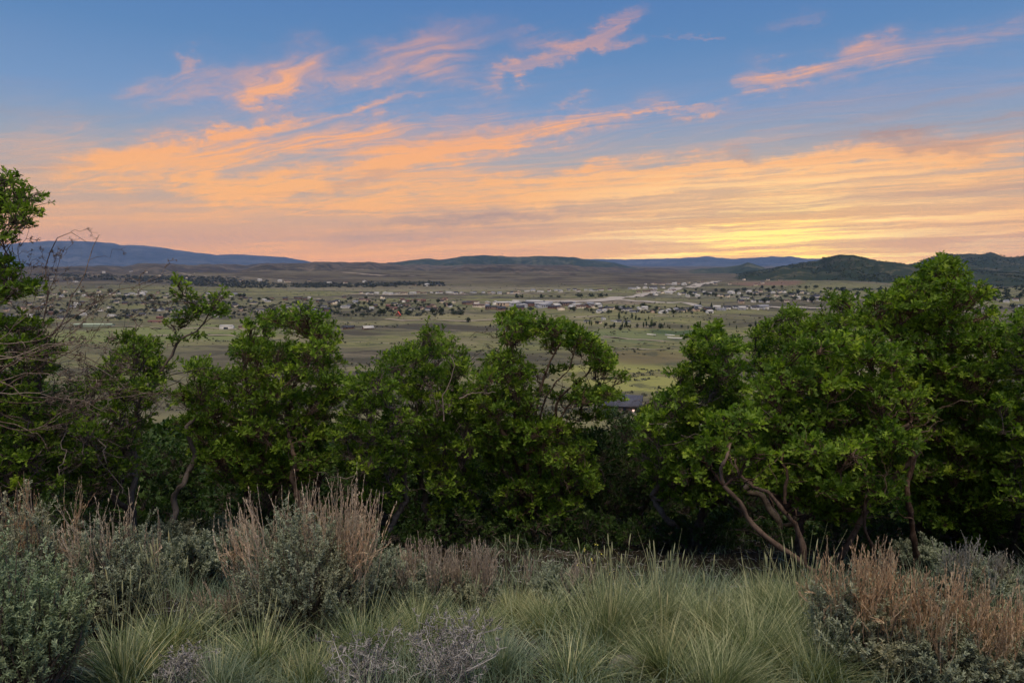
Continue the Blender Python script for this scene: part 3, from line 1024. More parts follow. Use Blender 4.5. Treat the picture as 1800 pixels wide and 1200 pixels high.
nl += oak('big rounded oak at right with two bare leaning reddish limbs below', 6.3, 1440,
    [[(1312, 720), (1345, 640), (1400, 596), (1480, 572), (1560, 582), (1612, 630), (1626, 720), (1610, 810), (1560, 890), (1480, 940), (1400, 900), (1330, 860)]], 10, cr=34, dens=1.0, thick=1.5, blobs=[(1262, 775, 30, -1.15), (1300, 740, 32, -1.1), (1236, 800, 24, -1.1), (1330, 800, 26, -1.15), (1500, 800, 30, -1.2), (1420, 790, 30, -1.2), (1575, 780, 30, -1.0), (1470, 860, 26, -1.1), (1560, 870, 26, -1.0)], leaf=(.052, .092), bark=M_barkred, stems=2, bare_twigs=45,
    limbs=[([(1432, 1005, -1.1), (1405, 980, -1.1), (1372, 958, -1.05), (1340, 936, -1.1), (1312, 902, -1.05), (1296, 880, -1.1), (1272, 850, -1.05), (1268, 815, -.9), (1290, 770, -.4), (1320, 730, .3)], .024, .004),
           ([(1414, 990, -1.1), (1404, 945, -1.08), (1398, 915, -1.12), (1378, 882, -1.1), (1360, 868, -1.02), (1325, 858, -.9), (1300, 830, -.5), (1285, 790, -.1)], .022, .007), ([(1380, 885, -1.1), (1384, 850, -1.02), (1374, 815, -.9), (1380, 770, -.5), (1395, 720, 0)], .014, .005),
           ([(1532, 1010, -.7), (1524, 930, -.8), (1518, 880, -.85), (1526, 840, -.8), (1510, 790, -.6), (1518, 730, 0)], .018, .006), ([(1612, 1010, -.6), (1604, 930, -.7), (1592, 870, -.75), (1604, 810, -.7), (1596, 750, -.4), (1580, 690, 0)], .028, .009)])
nl += oak('tallest oak on the right whose tip breaks the skyline', 7.3, 1680,
    [[(1496, 580), (1522, 512), (1590, 486), (1612, 470), (1640, 444), (1668, 442), (1690, 464), (1704, 492), (1742, 500), (1752, 560), (1778, 640), (1790, 780), (1800, 880), (1740, 970), (1640, 970), (1580, 900), (1590, 760), (1600, 640), (1540, 610)]], 11, leaf=(.050, .090), cr=32, dens=1.0, thick=1.7, bark=M_barkred, bare_twigs=35,
    blobs=[(1652, 462, 16, 0), (1668, 470, 18, 0), (1645, 492, 22, 0), (1480, 528, 18, .3)])
nl += oak('oak filling the right frame edge beside the tallest one', 6.6, 1840,
    [[(1752, 600), (1770, 560), (1812, 540), (1880, 550), (1920, 600), (1920, 960), (1820, 990), (1762, 900), (1744, 740)]], 12, leaf=(.050, .090), cr=34, dens=.95, thick=1.6, bare_twigs=18)
nl += oak('oak standing outside the right edge beyond the others', 6.9, 2040,
    [[(1940, 640), (1990, 590), (2080, 580), (2150, 640), (2160, 960), (1950, 980)]], 13, cr=36, dens=.8, thick=1.6)
nl += oak('oak standing outside the left edge beyond the others', 6.8, -190,
    [[(-300, 640), (-240, 590), (-150, 580), (-90, 660), (-90, 940), (-300, 960)]], 14, cr=36, dens=.8, thick=1.6)
for i, (x, d, top, w) in enumerate(((300, 7.6, 880, 90), (610, 7.6, 900, 80), (700, 7.4, 905, 80), (830, 7.8, 890, 90), (960, 7.6, 900, 90), (1060, 7.9, 895, 90), (1160, 7.7, 900, 90), (1235, 7.6, 900, 70), (1330, 8.0, 905, 80), (1490, 7.4, 900, 80), (1570, 7.6, 905, 70), (1690, 7.2, 900, 90), (1790, 7.0, 905, 80), (450, 7.9, 890, 70), (120, 7.2, 880, 90))):  # low oaks added in dark leaves to fill the shadow band under the crowns
    poly = [(x - w, top + 30), (x - w * .4, top), (x + w * .3, top + 6), (x + w, top + 34), (x + w * 1.1, 985), (x - w * 1.1, 985)]
    nl += oak('added knee high dark oak thicket %s' % ('left of the round topped oak', 'below the gap right of the round topped oak', 'under the narrow oak', 'under the grey forked oak', 'under the left half of the airy oak',
              'under the right half of the airy oak', 'below the dark roofed house', 'left of the leaning limbs', 'behind the leaning limbs', 'right of the leaning limbs', 'below the pale upright stem', 'under the tallest oak', 'at the right frame edge',
              'behind the fan of dry stalks', 'behind the left edge sagebrush')[i], d, x, [poly], 180 + i, cr=26, dens=.62, thick=.9, leaf=(.045, .075), mat=M_oak_shade, stems=4, trunk_r=.015, group='added knee high oak thickets')
print('leaves', nl)

# ------------------------------------------------------------ foreground plants
STRIP_K = 5


def blades(base, az_, lean, length, width, g, droop=1.0):
    """curved grass blades as tapered strips -> verts, quads"""
    N = len(base)
    t = np.linspace(0, 1, STRIP_K)
    ang = lean[:, None] + droop * (t[None] ** 1.5) * g.uniform(.3, 1.15, (N, 1))
    dl = length[:, None] / (STRIP_K - 1)
    h = np.cumsum(np.sin(ang) * dl, 1) - np.sin(ang[:, :1]) * dl
    z = np.cumsum(np.cos(ang) * dl, 1) - np.cos(ang[:, :1]) * dl
    ca, sa = np.cos(az_)[:, None], np.sin(az_)[:, None]
    tw = g.normal(0, .35, (N, 1))
    P = np.stack([base[:, 0:1] + ca * h, base[:, 1:2] + sa * h, base[:, 2:3] + z], -1)
    a2 = az_[:, None] + math.pi / 2 + tw + t[None] * g.normal(0, .9, (N, 1))
    wd = width[:, None] * (1 - t[None] ** 2.2) * 0.5 + 0.0002
    O = np.stack([np.cos(a2) * wd, np.sin(a2) * wd, 0 * wd], -1)
    V = np.stack([P - O, P + O], 2).reshape(-1, 3)
    b = (np.arange(N) * STRIP_K * 2)[:, None]
    k = (np.arange(STRIP_K - 1) * 2)[None]
    q = np.stack([b + k, b + k + 1, b + k + 3, b + k + 2], -1).reshape(-1, 4)
    return V, q, P


def tint_of(N, per, g, m=.5, s=.22):
    v = g.normal(m, s, N)
    v = np.where(g.random(N) < .2, g.uniform(.75, 1.0, N), v)
    return np.repeat(np.clip(v, 0, 1), per)


M_grass = leaf_mat('grass_blades', (0.095, 0.125, 0.060, 1), (0.175, 0.205, 0.105, 1), (0.36, 0.335, 0.21, 1), 0.3, 0.7)
M_bunch = leaf_mat('bunchgrass_blades', (0.060, 0.092, 0.036, 1), (0.175, 0.218, 0.095, 1), (0.56, 0.55, 0.32, 1), 0.3, 0.7)
M_blue = leaf_mat('bluish_grass_blades', (0.070, 0.110, 0.070, 1), (0.165, 0.225, 0.145, 1), (0.42, 0.44, 0.31, 1), 0.25, 0.7)
M_sage = leaf_mat('sage_leaves', (0.115, 0.135, 0.092, 1), (0.260, 0.290, 0.200, 1), (0.46, 0.49, 0.35, 1), 0.15, 0.8)
M_sageg = leaf_mat('greener_sage_leaves', (0.105, 0.150, 0.080, 1), (0.22, 0.285, 0.160, 1), (0.40, 0.47, 0.28, 1), 0.15, 0.8)
M_stem = bark_mat('sage_stems', (0.09, 0.07, 0.055, 1), (0.20, 0.165, 0.13, 1))
M_pink = leaf_mat('dry_pinkish_stalks', (0.25, 0.185, 0.130, 1), (0.52, 0.410, 0.300, 1), (0.80, 0.68, 0.52, 1), 0.15, 0.8)
M_mauve = leaf_mat('dry_mauve_stalks', (0.22, 0.170, 0.135, 1), (0.43, 0.345, 0.270, 1), (0.64, 0.54, 0.42, 1), 0.15, 0.8)
M_red = leaf_mat('dry_russet_stalks', (0.22, 0.145, 0.090, 1), (0.47, 0.345, 0.225, 1), (0.74, 0.61, 0.42, 1), 0.15, 0.8)
M_greyst = leaf_mat('dry_grey_stalks', (0.17, 0.165, 0.145, 1), (0.28, 0.27, 0.235, 1), (0.42, 0.40, 0.34, 1), 0.15, 0.8)
M_twig = bark_mat('bleached_twigs', (0.20, 0.185, 0.175, 1), (0.46, 0.43, 0.40, 1))


def sagebrush(label, bx, by, w, ftop, stop=None, nst=0, smat=None, mat=None, seed=0, dense=1.0, group='sagebrush of the foreground', lump=1.0, drystem=0, sprd=1.0):
    g = np.random.default_rng(1000 + seed)
    x0, y0, z0 = ground_hit(bx, by, ymin=1.2)
    sc = y0 / FPX
    rad = w * sc / 2
    H = at(bx, ftop, y0)[2] - z0
    root = empty('sagebrush', (x0, y0, z0))
    tag(root, label, 'shrub', group)
    # woody stems fanning up to the crown surface
    n = int(185 * dense)
    a = g.uniform(0, 2 * math.pi, n)
    rr = np.sqrt(g.random(n)) * 0.98
    top = np.stack([np.cos(a) * rr * rad, np.sin(a) * rr * rad * .9, H * (0.50 + 0.42 * np.sqrt(np.clip(1 - rr ** 2, 0, 1))) * g.uniform(.62, 1.12, n)], -1)
    # lumpy outline
    top[:, 2] *= 1 + .16 * lump * np.sin(top[:, 0] / rad * 5 + seed) * np.cos(top[:, 1] / rad * 4 + seed * 2)
    b0 = g.normal(0, .05, (n, 3)) * np.array([1, 1, .1]) * (rad / .35)
    t = np.linspace(0, 1, 6)[None, :, None]
    mid = b0 * .3 + top * np.array([.8, .8, .42])
    P = (1 - t) ** 2 * b0[:, None] + 2 * t * (1 - t) * mid[:, None] + t ** 2 * top[:, None]
    P = P + g.normal(0, .006, P.shape)
    v, q = tubes(P, np.linspace(.006, .0018, 6)[None] * g.uniform(.7, 1.4, (n, 1)), 4)
    me = np_mesh('stem', v, None, (M_stem,), quads=q, attrs={'tint': np.full(len(v), .5)})
    o = link('stems', me, root)
    o['kind'] = 'stuff'
    # leafy plumes: several short shoots near each stem end
    ns = 5
    tt = g.uniform(.55, 1.0, (n, ns))
    src = ((1 - tt) ** 2)[..., None] * b0[:, None] + (2 * tt * (1 - tt))[..., None] * mid[:, None] + (tt ** 2)[..., None] * top[:, None]
    src = src.reshape(-1, 3)
    N = len(src)
    out_ = norm(src * np.array([1, 1, 0]) + 1e-6)
    sd = norm(out_ * g.uniform(.0, .7, (N, 1)) + np.array([0, 0, 1.0]) + g.normal(0, .28, (N, 3)))
    sl_ = g.uniform(.045, .11, N) * (H / .5) ** .5
    m = 34
    f = g.random((N, m))
    O = src[:, None] + sd[:, None] * (f * sl_[:, None])[..., None]
    per = norm(np.cross(sd[:, None] + 0 * O, g.normal(0, 1, O.shape)))
    ld = norm(sd[:, None] * g.uniform(.5, 1.3, (N, m, 1)) + per)
    O = O.reshape(-1, 3)
    ld = ld.reshape(-1, 3)
    V, T = leaves(O, ld, norm(g.normal(0, 1, O.shape) + np.array([0, 0, .6])), g.uniform(.011, .021, len(O)) * (1.0 if y0 < 5 else 1.35), PLUME_V * np.array([.85, 1, 1]), PLUME_T)
    tn = np.repeat(np.repeat(np.clip(g.normal(.45, .16, N), 0, 1), m) + g.normal(0, .08, N * m), len(PLUME_V))
    link('foliage', np_mesh('foliage', V, T, (mat or M_sage,), attrs={'tint': np.clip(tn, 0, 1)}), root)
    if stop:
        HS = at(bx, stop, y0)[2] - z0
        stalks('flower_stalks', root, HS, H * .72, rad * .95 * sprd, int(nst * 1.35), smat or M_pink, g)
    return root


def stalks(name, root, HS, H0, rad, n, mat, g, fan=.08):
    # stalks gather in bunches
    nb = max(3, n // 10)
    ba = g.uniform(0, 2 * math.pi, nb)
    br = np.sqrt(g.random(nb)) * rad
    bc = np.stack([np.cos(ba) * br, np.sin(ba) * br * .8], -1)
    bh = g.uniform(.84, 1.0, nb) * (1 - .10 * (br / rad) ** 2)
    ix = g.integers(0, nb, n)
    a = np.stack([bc[ix, 0] + g.normal(0, rad * .06, n), bc[ix, 1] + g.normal(0, rad * .06, n), H0 * g.uniform(.7, 1.2, n)], -1)
    top = a.copy()
    hgt = (HS * bh[ix] * g.uniform(.62, 1.06, n) ** .8)
    top[:, :2] += bc[ix] * fan * 1.4 + g.normal(0, .034, (n, 2))
    top[:, 2] = np.maximum(hgt, H0 * 1.05)
    t = np.linspace(0, 1, 6)[None, :, None]
    P = a[:, None] + (top - a)[:, None] * t
    bow = g.normal(0, .018, (n, 1, 3))
    P = P + bow * np.sin(t * math.pi) + g.normal(0, .0015, P.shape)
    v, q = tubes(P, np.linspace(.0018, .001, 6)[None] * g.uniform(.7, 1.4, (n, 1)), 3)
    tn = np.repeat(np.clip(g.normal(.45, .2, n), 0, 1), 18)
    m = 26
    f = g.uniform(.28, 1.0, (n, m))
    O = a[:, None] + (top - a)[:, None] * f[..., None] + bow * np.sin(f[..., None] * math.pi)
    d = norm((top - a))[:, None] * 1.6 + norm(g.normal(0, 1, (n, m, 3))) * .55
    O = O.reshape(-1, 3)
    d = norm(d.reshape(-1, 3))
    fl = f.reshape(-1)
    Ls = g.uniform(.012, .028, len(O)) * (1.15 - fl * .5)
    V2, T2 = leaves(O, d, g.normal(0, 1, O.shape), Ls, np.array([(-.07, 0, 0), (.07, 0, 0), (.10, .7, 0), (0, 1, 0), (-.10, .7, 0)]), PLUME_T)
    tris = np.concatenate([q[:, [0, 1, 2]], q[:, [0, 2, 3]]])
    V = np.concatenate([v, V2])
    T = np.concatenate([tris, T2 + len(v)])
    ti = np.concatenate([tn, np.repeat(np.repeat(np.clip(g.normal(.45, .2, n), 0, 1), m), 5)])
    o = link(name, np_mesh(name, V, T, (mat,), attrs={'tint': ti}), root)
    if n > 100:
        o['kind'] = 'stuff'
    return o


def tuft(label, bx, by, w, top, seed, n=420, wid=1.0, mat=None, seed_stalks=0, stalk_top=None, lean=.55, group='bunchgrass tufts of the foreground'):
    g = np.random.default_rng(3000 + seed)
    x0, y0, z0 = ground_hit(bx, by, ymin=1.2)
    H = at(bx, top, y0)[2] - z0
    rad = w * y0 / FPX / 2
    root = empty('bunchgrass_tuft', (x0, y0, z0 - .01))
    tag(root, label, 'grass tuft', group)
    r = np.abs(g.normal(0, .75, n)) * rad * .60
    a = g.uniform(0, 2 * math.pi, n)
    b = np.stack([np.cos(a) * r, np.sin(a) * r, np.zeros(n)], -1)
    ln = np.clip(r / (rad * .55), 0, 1) * lean + np.abs(g.normal(.08, .20, n))
    wind = g.uniform(-.5, .5, 2) * rad * .5
    L = H * (g.uniform(.25, 1.0, n) ** .7) * 1.13
    vx = np.cos(a + g.normal(0, .75, n)) * ln + wind[0] / rad * .9
    vy = np.sin(a + g.normal(0, .75, n)) * ln + wind[1] / rad * .9
    flat_ = g.random(n) < .10
    ln = np.hypot(vx, vy) + flat_ * g.uniform(.4, 1.0, n)
    V, q, P = blades(b, np.arctan2(vy, vx), ln, L, g.uniform(.0013, .0032, n) * max(1, y0 / 4.2) * wid, g, droop=.85)
    link('blades', np_mesh('blades', V, None, (mat or M_bunch,), quads=q, attrs={'tint': tint_of(n, STRIP_K * 2, g, g.uniform(.30, .52), .27)}), root)['kind'] = 'stuff'
    # long loose stems leaning out of the tuft
    m = 26
    a = g.uniform(0, 6.28, m)
    b = np.stack([np.cos(a) * rad * .2, np.sin(a) * rad * .2, np.zeros(m)], -1)
    V, q, P = blades(b, a, np.abs(g.normal(.2, .3, m)), H * g.uniform(1.1, 1.65, m), g.uniform(.0016, .0028, m), g, droop=.55)
    link('long_stems', np_mesh('long_stems', V, None, (M_bunch,), quads=q, attrs={'tint': np.repeat(np.clip(g.normal(.8, .12, m), 0, 1), STRIP_K * 2)}), root)['kind'] = 'stuff'
    if seed_stalks:
        seed_stalks = int(seed_stalks * 1.9)
        HS = at(bx, stalk_top, y0)[2] - z0
        m = seed_stalks
        for k in range(m):
            aa = g.uniform(0, 2 * math.pi)
            rr = g.uniform(.1, .5) * rad
            p0 = np.array([math.cos(aa) * rr * .4, math.sin(aa) * rr * .4, 0])
            p1 = p0 + np.array([math.cos(aa) * rr * .9, math.sin(aa) * rr * .9, HS * g.uniform(.72, 1.02)])
            p = wobble(p0, p1, 8, .018, g, sag=-.02)
            G = Geo()
            v, q = tubes(p[None], np.linspace(.0016, .001, 8)[None], 4)
            G.add(v, q, .75)
            u = norm(p[-1:] - p[-3:-2])
            hd = np.stack([p[-1] - u[0] * .012 * 0 + u[0] * s_ for s_ in (-.06, -.045, -.02, 0.0, .012)])
            v, q = tubes(hd[None], np.array([[.001, .0032, .0036, .0022, .0004]]), 5)
            G.add(v, q, .95)
            link('seed_stalk', np_mesh('seed_stalk', np.concatenate(G.v), None, (M_bunch,), quads=np.concatenate(G.q), attrs={'tint': np.concatenate(G.a)}), root)
    return root


def dead_shrub(label, bx, by, w, top, seed, n=26):
    g = np.random.default_rng(5000 + seed)
    x0, y0, z0 = ground_hit(bx, by, ymin=1.2)
    H = at(bx, top, y0)[2] - z0
    rad = w * y0 / FPX / 2
    G = Geo()
    for k in range(n):
        a = g.uniform(0, 6.28)
        e = np.array([math.cos(a) * rad * g.uniform(.2, 1.0), math.sin(a) * rad * g.uniform(.2, .8), H * g.uniform(.4, 1.0)])
        twiggy(G, wobble((0, 0, -.01), e, 9, .13, g, sag=-.08), g.uniform(.0028, .005), .0012, g, 2)
    me = np_mesh('dead_shrub', np.concatenate(G.v), None, (M_twig,), quads=np.concatenate(G.q), attrs={'tint': np.concatenate(G.a)}, smooth_=True)
    o = link('dead_shrub', me, None, (x0, y0, z0))
    return tag(o, label, 'shrub', 'leafless dead shrubs of the foreground')


# big named shrubs
sagebrush('large round grey sagebrush with a dense fan of pinkish dry stalks, left of centre', 548, 1112, 258, 915, 824, 250, M_pink, seed=1, dense=1.7, sprd=1.05)
sagebrush('low grey sagebrush mound touching the right side of the big fan stalked one', 655, 1086, 120, 968, None, 0, M_pink, seed=2, dense=.8)
sagebrush('green grey sagebrush without stalks in the bottom left corner', 35, 1262, 250, 985, None, 0, None, M_sageg, seed=3, dense=1.6)
sagebrush('tall grey sagebrush with tan stalks on the left edge of the picture', 30, 1120, 230, 890, 815, 90, M_red, seed=4, dense=1.4)
sagebrush('grey sagebrush with sparse reddish stalks before the dark gap on the left', 208, 1112, 185, 930, 862, 70, M_pink, seed=5, dense=1.3)
sagebrush('sagebrush outside the bottom right corner', 2010, 1200, 220, 1050, 980, 90, M_red, seed=21, dense=1.0)
sagebrush('sagebrush outside the bottom left corner', -190, 1200, 230, 1000, 930, 60, M_pink, seed=22, dense=1.0)
sagebrush('narrow stand of mauve stalks right of the big fan stalked sagebrush', 742, 1078, 120, 1000, 942, 110, M_mauve, seed=7, dense=.7)
sagebrush('dense mauve stalked sagebrush second right of the big fan stalked one', 826, 1072, 100, 1015, 946, 130, M_mauve, seed=8, dense=.6)
sagebrush('small sagebrush with few mauve stalks in the middle of the grass', 985, 1062, 130, 1008, 960, 40, M_mauve, seed=9, dense=.7)
sagebrush('russet stalked sagebrush with a dark heart at lower right', 1535, 1195, 235, 1020, 940, 170, M_red, seed=10, dense=1.3)
sagebrush('broad thicket of russet stalks right of the dark hearted sagebrush', 1650, 1215, 240, 1085, 990, 220, M_red, seed=11, dense=1.2)
sagebrush('grey stalked sagebrush against the dark oaks near the right edge', 1716, 1082, 140, 990, 946, 110, M_greyst, seed=12, dense=.9)
sagebrush('russet stalked sagebrush cut by the bottom right corner', 1790, 1235, 180, 1120, 1035, 100, M_red, seed=13, dense=1.0)
sagebrush('dried out sagebrush with grey brown stalks left of the big round one', 402, 1105, 120, 1062, 1005, 60, M_mauve, seed=14, dense=.5)
sagebrush('short sagebrush with russet tips in front of the leaning red limbs', 1455, 1128, 80, 1075, 1000, 34, M_red, seed=15, dense=.4)
for i, (bx, by, w, ft, lb) in enumerate([
        (300, 985, 110, 920, 'under the left oaks, leftmost in the dark gap'), (375, 968, 110, 915, 'in the dark gap beside the round topped oak trunk'),
        (345, 1030, 130, 945, 'lowest in the dark gap on the left'), (430, 1000, 90, 930, 'hidden behind the big fan stalked sagebrush'),
        (705, 1020, 90, 975, 'in the shade behind the mauve stalks'),
        (1620, 1000, 100, 955, 'in the shade under the tallest oak')]):
    sagebrush('dull shaded sagebrush ' + lb, bx, by, w, ft, None, 0, None, M_sage, seed=30 + i, dense=.6, group='shaded sagebrush at the feet of the oaks')

dead_shrub('pale leafless shrub of tangled twigs at the bottom centre', 790, 1218, 250, 1085, 1, 46)
dead_shrub('pale leafless shrub left of the tangled one at the bottom', 640, 1228, 180, 1115, 2, 30)
dead_shrub('small bleached dead shrub at the bottom left below the grass', 320, 1225, 120, 1140, 3, 34)

TUFTS = [
    (640, 1158, 150, 1058, 'yellowish bunchgrass tuft in front of the big fan stalked sagebrush', 0, None), (735, 1128, 150, 1045, 'tawny bunchgrass tuft below the first mauve stalks', 0, None),
    (1075, 1135, 240, 1010, 'widest pale green bunchgrass tuft right of the middle', 10, 950), (1165, 1120, 170, 1010, 'bunchgrass tuft with tall seed stalks before the dark oaks', 12, 945),
    (955, 1110, 120, 1040, 'low dark green bunchgrass tuft right of the mauve stalks', 0, None), (1240, 1130, 150, 1035, 'pale bunchgrass tuft right of the seed stalks', 3, 980),
    (1330, 1180, 230, 1040, 'largest leaning bunchgrass tuft at lower right', 0, None), (1405, 1130, 180, 1000, 'yellow green bunchgrass tuft under the leaning red limbs', 9, 960),
    (1270, 1230, 200, 1110, 'bunchgrass tuft at the bottom edge right of the stone', 0, None), (1440, 1215, 150, 1090, 'tawny bunchgrass tuft beside the dark hearted sagebrush', 0, None),
    (455, 1180, 150, 1080, 'coarse green bunchgrass tuft below the dried out sagebrush', 3, 1030), (300, 1150, 150, 1050, 'coarse dark green bunchgrass tuft right of the sparse reddish stalks', 6, 930),
    (215, 1200, 150, 1085, 'coarse bunchgrass tuft between the corner sagebrush and the dead shrub', 4, 1000), (835, 1130, 120, 1062, 'bunchgrass tuft above the tangled dead shrub', 4, 1010),
    (905, 1090, 110, 1030, 'bunchgrass tuft with two tall crossed stalks left of the middle', 3, 930), (545, 1215, 140, 1130, 'bunchgrass tuft at the bottom below the big round sagebrush', 0, None),
    (1010, 1200, 160, 1115, 'coarse bunchgrass tuft at the bottom left of the stone', 0, None), (1755, 1130, 140, 1055, 'yellowish bunchgrass tuft below the grey stalked sagebrush', 0, None),
    (1340, 1085, 130, 1010, 'bunchgrass tuft with arching stems at the oaks, right of the middle', 6, 975), (880, 1180, 140, 1110, 'bluish bunchgrass tuft right of the tangled dead shrub', 0, None),
    (1165, 1190, 150, 1090, 'bunchgrass tuft just right of the stone', 2, 1030), (385, 1225, 140, 1140, 'bluish bunchgrass tuft right of the small bleached shrub', 0, None), (1600, 1100, 110, 1040, 'bunchgrass tuft behind the broad thicket of russet stalks', 3, 1000)]
for i, (bx, by, w, tp, lb, ns, stp) in enumerate(TUFTS):
    cs = lb.startswith('coarse')
    tuft(lb, bx, by, w, tp, i, n=int((620 + w * 4.6) * (.38 if cs else 1)), wid=2.1 if cs else 1.0, lean=.8 if cs else .55, mat=M_blue if 'bluish' in lb else M_bunch, seed_stalks=ns, stalk_top=stp)


def ground_grass():
    g = np.random.default_rng(77)
    N = 135000
    y = g.uniform(0, 1, N) ** 1.15 * 6.6 + 2.0
    x = g.uniform(-1.3, 1.3, N) * (y + .3)
    keep = np.sin(x * 2.3 + y * 1.1) + np.sin(x * 5.1 - y * 2.3 + 1) * .7 + np.sin(x * 11 + y * 7) * .5 + g.normal(0, .7, N) > -.35
    keep &= (y < 5.4) | (g.random(N) < .12)
    x, y = x[keep], y[keep]
    n = len(x)
    cell = np.floor(x * 9) * 57.3 + np.floor(y * 7) * 13.7
    cr_ = .5 + .25 * np.sin(x * 6.1 + 2 * np.sin(y * 3.7)) + .25 * np.sin(y * 8.3 + 2 * np.sin(x * 4.9)) * np.cos(x * 13)
    b = np.stack([x, y, height(x, y) - .01], -1)
    L = (g.uniform(.07, .26, n) * (0.6 + .9 * cr_)) * np.where(y > 5.5, .8, 1)
    V, q, P = blades(b, g.uniform(0, 6.28, n), np.abs(g.normal(.25, .25, n)), L, g.uniform(.0016, .0038, n) * np.maximum(1, y / 4.2), g, droop=.9)
    o = link('grass', np_mesh('grass', V, None, (M_blue,), quads=q, attrs={'tint': np.repeat(np.clip(cr_ * .45 + g.normal(.22, .2, n), 0, 1), STRIP_K * 2)}))
    tag(o, 'short grey green grass covering the near slope', 'grass', kind='stuff')


ground_grass()


def litter():
    g = np.random.default_rng(78)
    n = 4200
    y = g.uniform(2.0, 9.5, n)
    x = g.uniform(-.85, .85, n) * y
    c = np.stack([x, y, height(x, y) + .006], -1)
    d = norm(g.normal(0, 1, (n, 3)) * np.array([1, 1, .16])) * g.uniform(.03, .12, (n, 1))
    P = np.stack([c - d / 2, c + g.normal(0, .006, (n, 3)), c + d / 2], 1)
    v, q = tubes(P, np.full((n, 3), .0018) * g.uniform(.6, 1.7, (n, 1)), 3)
    tag(link('litter', np_mesh('litter', v, None, (M_twig,), quads=q, attrs={'tint': tint_of(n, 9, g)})), 'dry twigs and stems scattered on the soil', 'litter', kind='stuff')


litter()


def stone():
    g = np.random.default_rng(5)
    x0, y0, z0 = ground_hit(1098, 1178, ymin=1.2)
    nu, nv = 28, 16
    V = []
    for j in range(nv + 1):
        ph = math.pi * j / nv
        for i in range(nu):
            th = 2 * math.pi * i / nu
            x, y, z = math.sin(ph) * math.cos(th), math.sin(ph) * math.sin(th), math.cos(ph)
            r = 1 + .10 * math.sin(3 * x + 2 * z) + .07 * math.sin(6 * y - 3 * x) + .04 * math.sin(13 * z + 9 * x)
            p = np.array([x, y, z]) * r
            p = np.sign(p) * np.abs(p) ** .8
            V.append((p[0] * .085, p[1] * .055, max(p[2], -.4) * .042))
    q = [(j * nu + i, j * nu + (i + 1) % nu, (j + 1) * nu + (i + 1) % nu, (j + 1) * nu + i) for j in range(nv) for i in range(nu)]
    m, b = new_mat('stone', .9, .1)
    p = coords('Object')
    setc(b, mix(smooth(noise(p, 30, 6, .7), .35, .65), (.17, .15, .12, 1), (.36, .32, .26, 1)))
    o = link('stone', np_mesh('stone', V, None, (m,), quads=np.array(q), smooth_=True), None, (x0, y0, z0 + .03))
    tag(o, 'small flat brown stone lying in the bluish grass', 'stone')


stone()


def weed():
    g = np.random.default_rng(6)
    x0, y0, z0 = ground_hit(1035, 1068, ymin=1.2)
    root = empty('flowering_weed', (x0, y0, z0))
    tag(root, 'thin weed with tiny yellow flowers standing among the seed stalks', 'weed')
    G = Geo()
    tips = []
    for px, py in ((1028, 968), (1040, 985), (1060, 972), (1018, 990), (1072, 1000), (1048, 958)):
        e = np.array(at(px, py, y0)) - np.array([x0, y0, z0]) + np.array([0, g.normal(0, .03), 0])
        p = wobble((g.normal(0, .01), 0, 0), e, 8, .05, g, sag=-.03)
        v, q = tubes(p[None], np.linspace(.0018, .001, 8)[None], 4)
        G.add(v, q, .3)
        tips.append(e)
    link('stem', np_mesh('stem', np.concatenate(G.v), None, (M_bunch,), quads=np.concatenate(G.q), attrs={'tint': np.concatenate(G.a)}), root)
    m, b = new_mat('yellow_petals', .6, .2)
    setc(b, (.62, .55, .10, 1))
    for e in tips:
        k = 9
        O = e + g.normal(0, .008, (k, 3))
        V, T = leaves(O, norm(g.normal(0, 1, (k, 3)) + np.array([0, 0, .6])), g.normal(0, 1, (k, 3)), np.full(k, .008), PLUME_V * np.array([2, 1, 1]), PLUME_T)
        link('flower', np_mesh('flower', V, T, (m,)), root)


weed()

# ------------------------------------------------------------ valley: roads, houses, trees
def road(label, pts, w, mat, lift=.5):
    P = []
    for i in range(len(pts) - 1):
        a, b = ground_hit(*pts[i]), ground_hit(*pts[i + 1])
        n = max(2, int(math.hypot(b[0] - a[0], b[1] - a[1]) / 25))
        for k in range(n):
            t = k / n
            P.append((a[0] + (b[0] - a[0]) * t, a[1] + (b[1] - a[1]) * t))
    P = np.array(P)
    for _ in range(6):
        P[1:-1] = (P[:-2] + P[1:-1] * 2 + P[2:]) / 4
    d = np.gradient(P, axis=0)
    d = d / np.linalg.norm(d, axis=1, keepdims=True)
    nrm = np.stack([-d[:, 1], d[:, 0]], -1)
    rows = []
    for s in (-1, -.5, 0, .5, 1):
        Q = P + nrm * s * w / 2
        rows.append(np.column_stack([Q, surface(Q[:, 0], Q[:, 1]) + lift * (1 + Q[:, 1] / 4000)]))
    V = np.stack(rows, 1).reshape(-1, 3)
    i = np.arange(len(P) - 1)[:, None] * 5 + np.arange(4)[None]
    q = np.stack([i, i + 1, i + 6, i + 5], -1).reshape(-1, 4)
    o = link('road', np_mesh('road', V, None, (mat,), quads=q, smooth_=True))
    tag(o, label, 'road', kind='structure')


def flat(name, c, rough=.85, n=True):
    m, b = new_mat(name, rough, .15)
    if n:
        p = coords('Object')
        d = tuple(v * .72 for v in c[:3]) + (1,)
        setc(b, mix(smooth(noise(p, .6, 4, .7), .35, .65), d, c))
    else:
        setc(b, c)
    return m


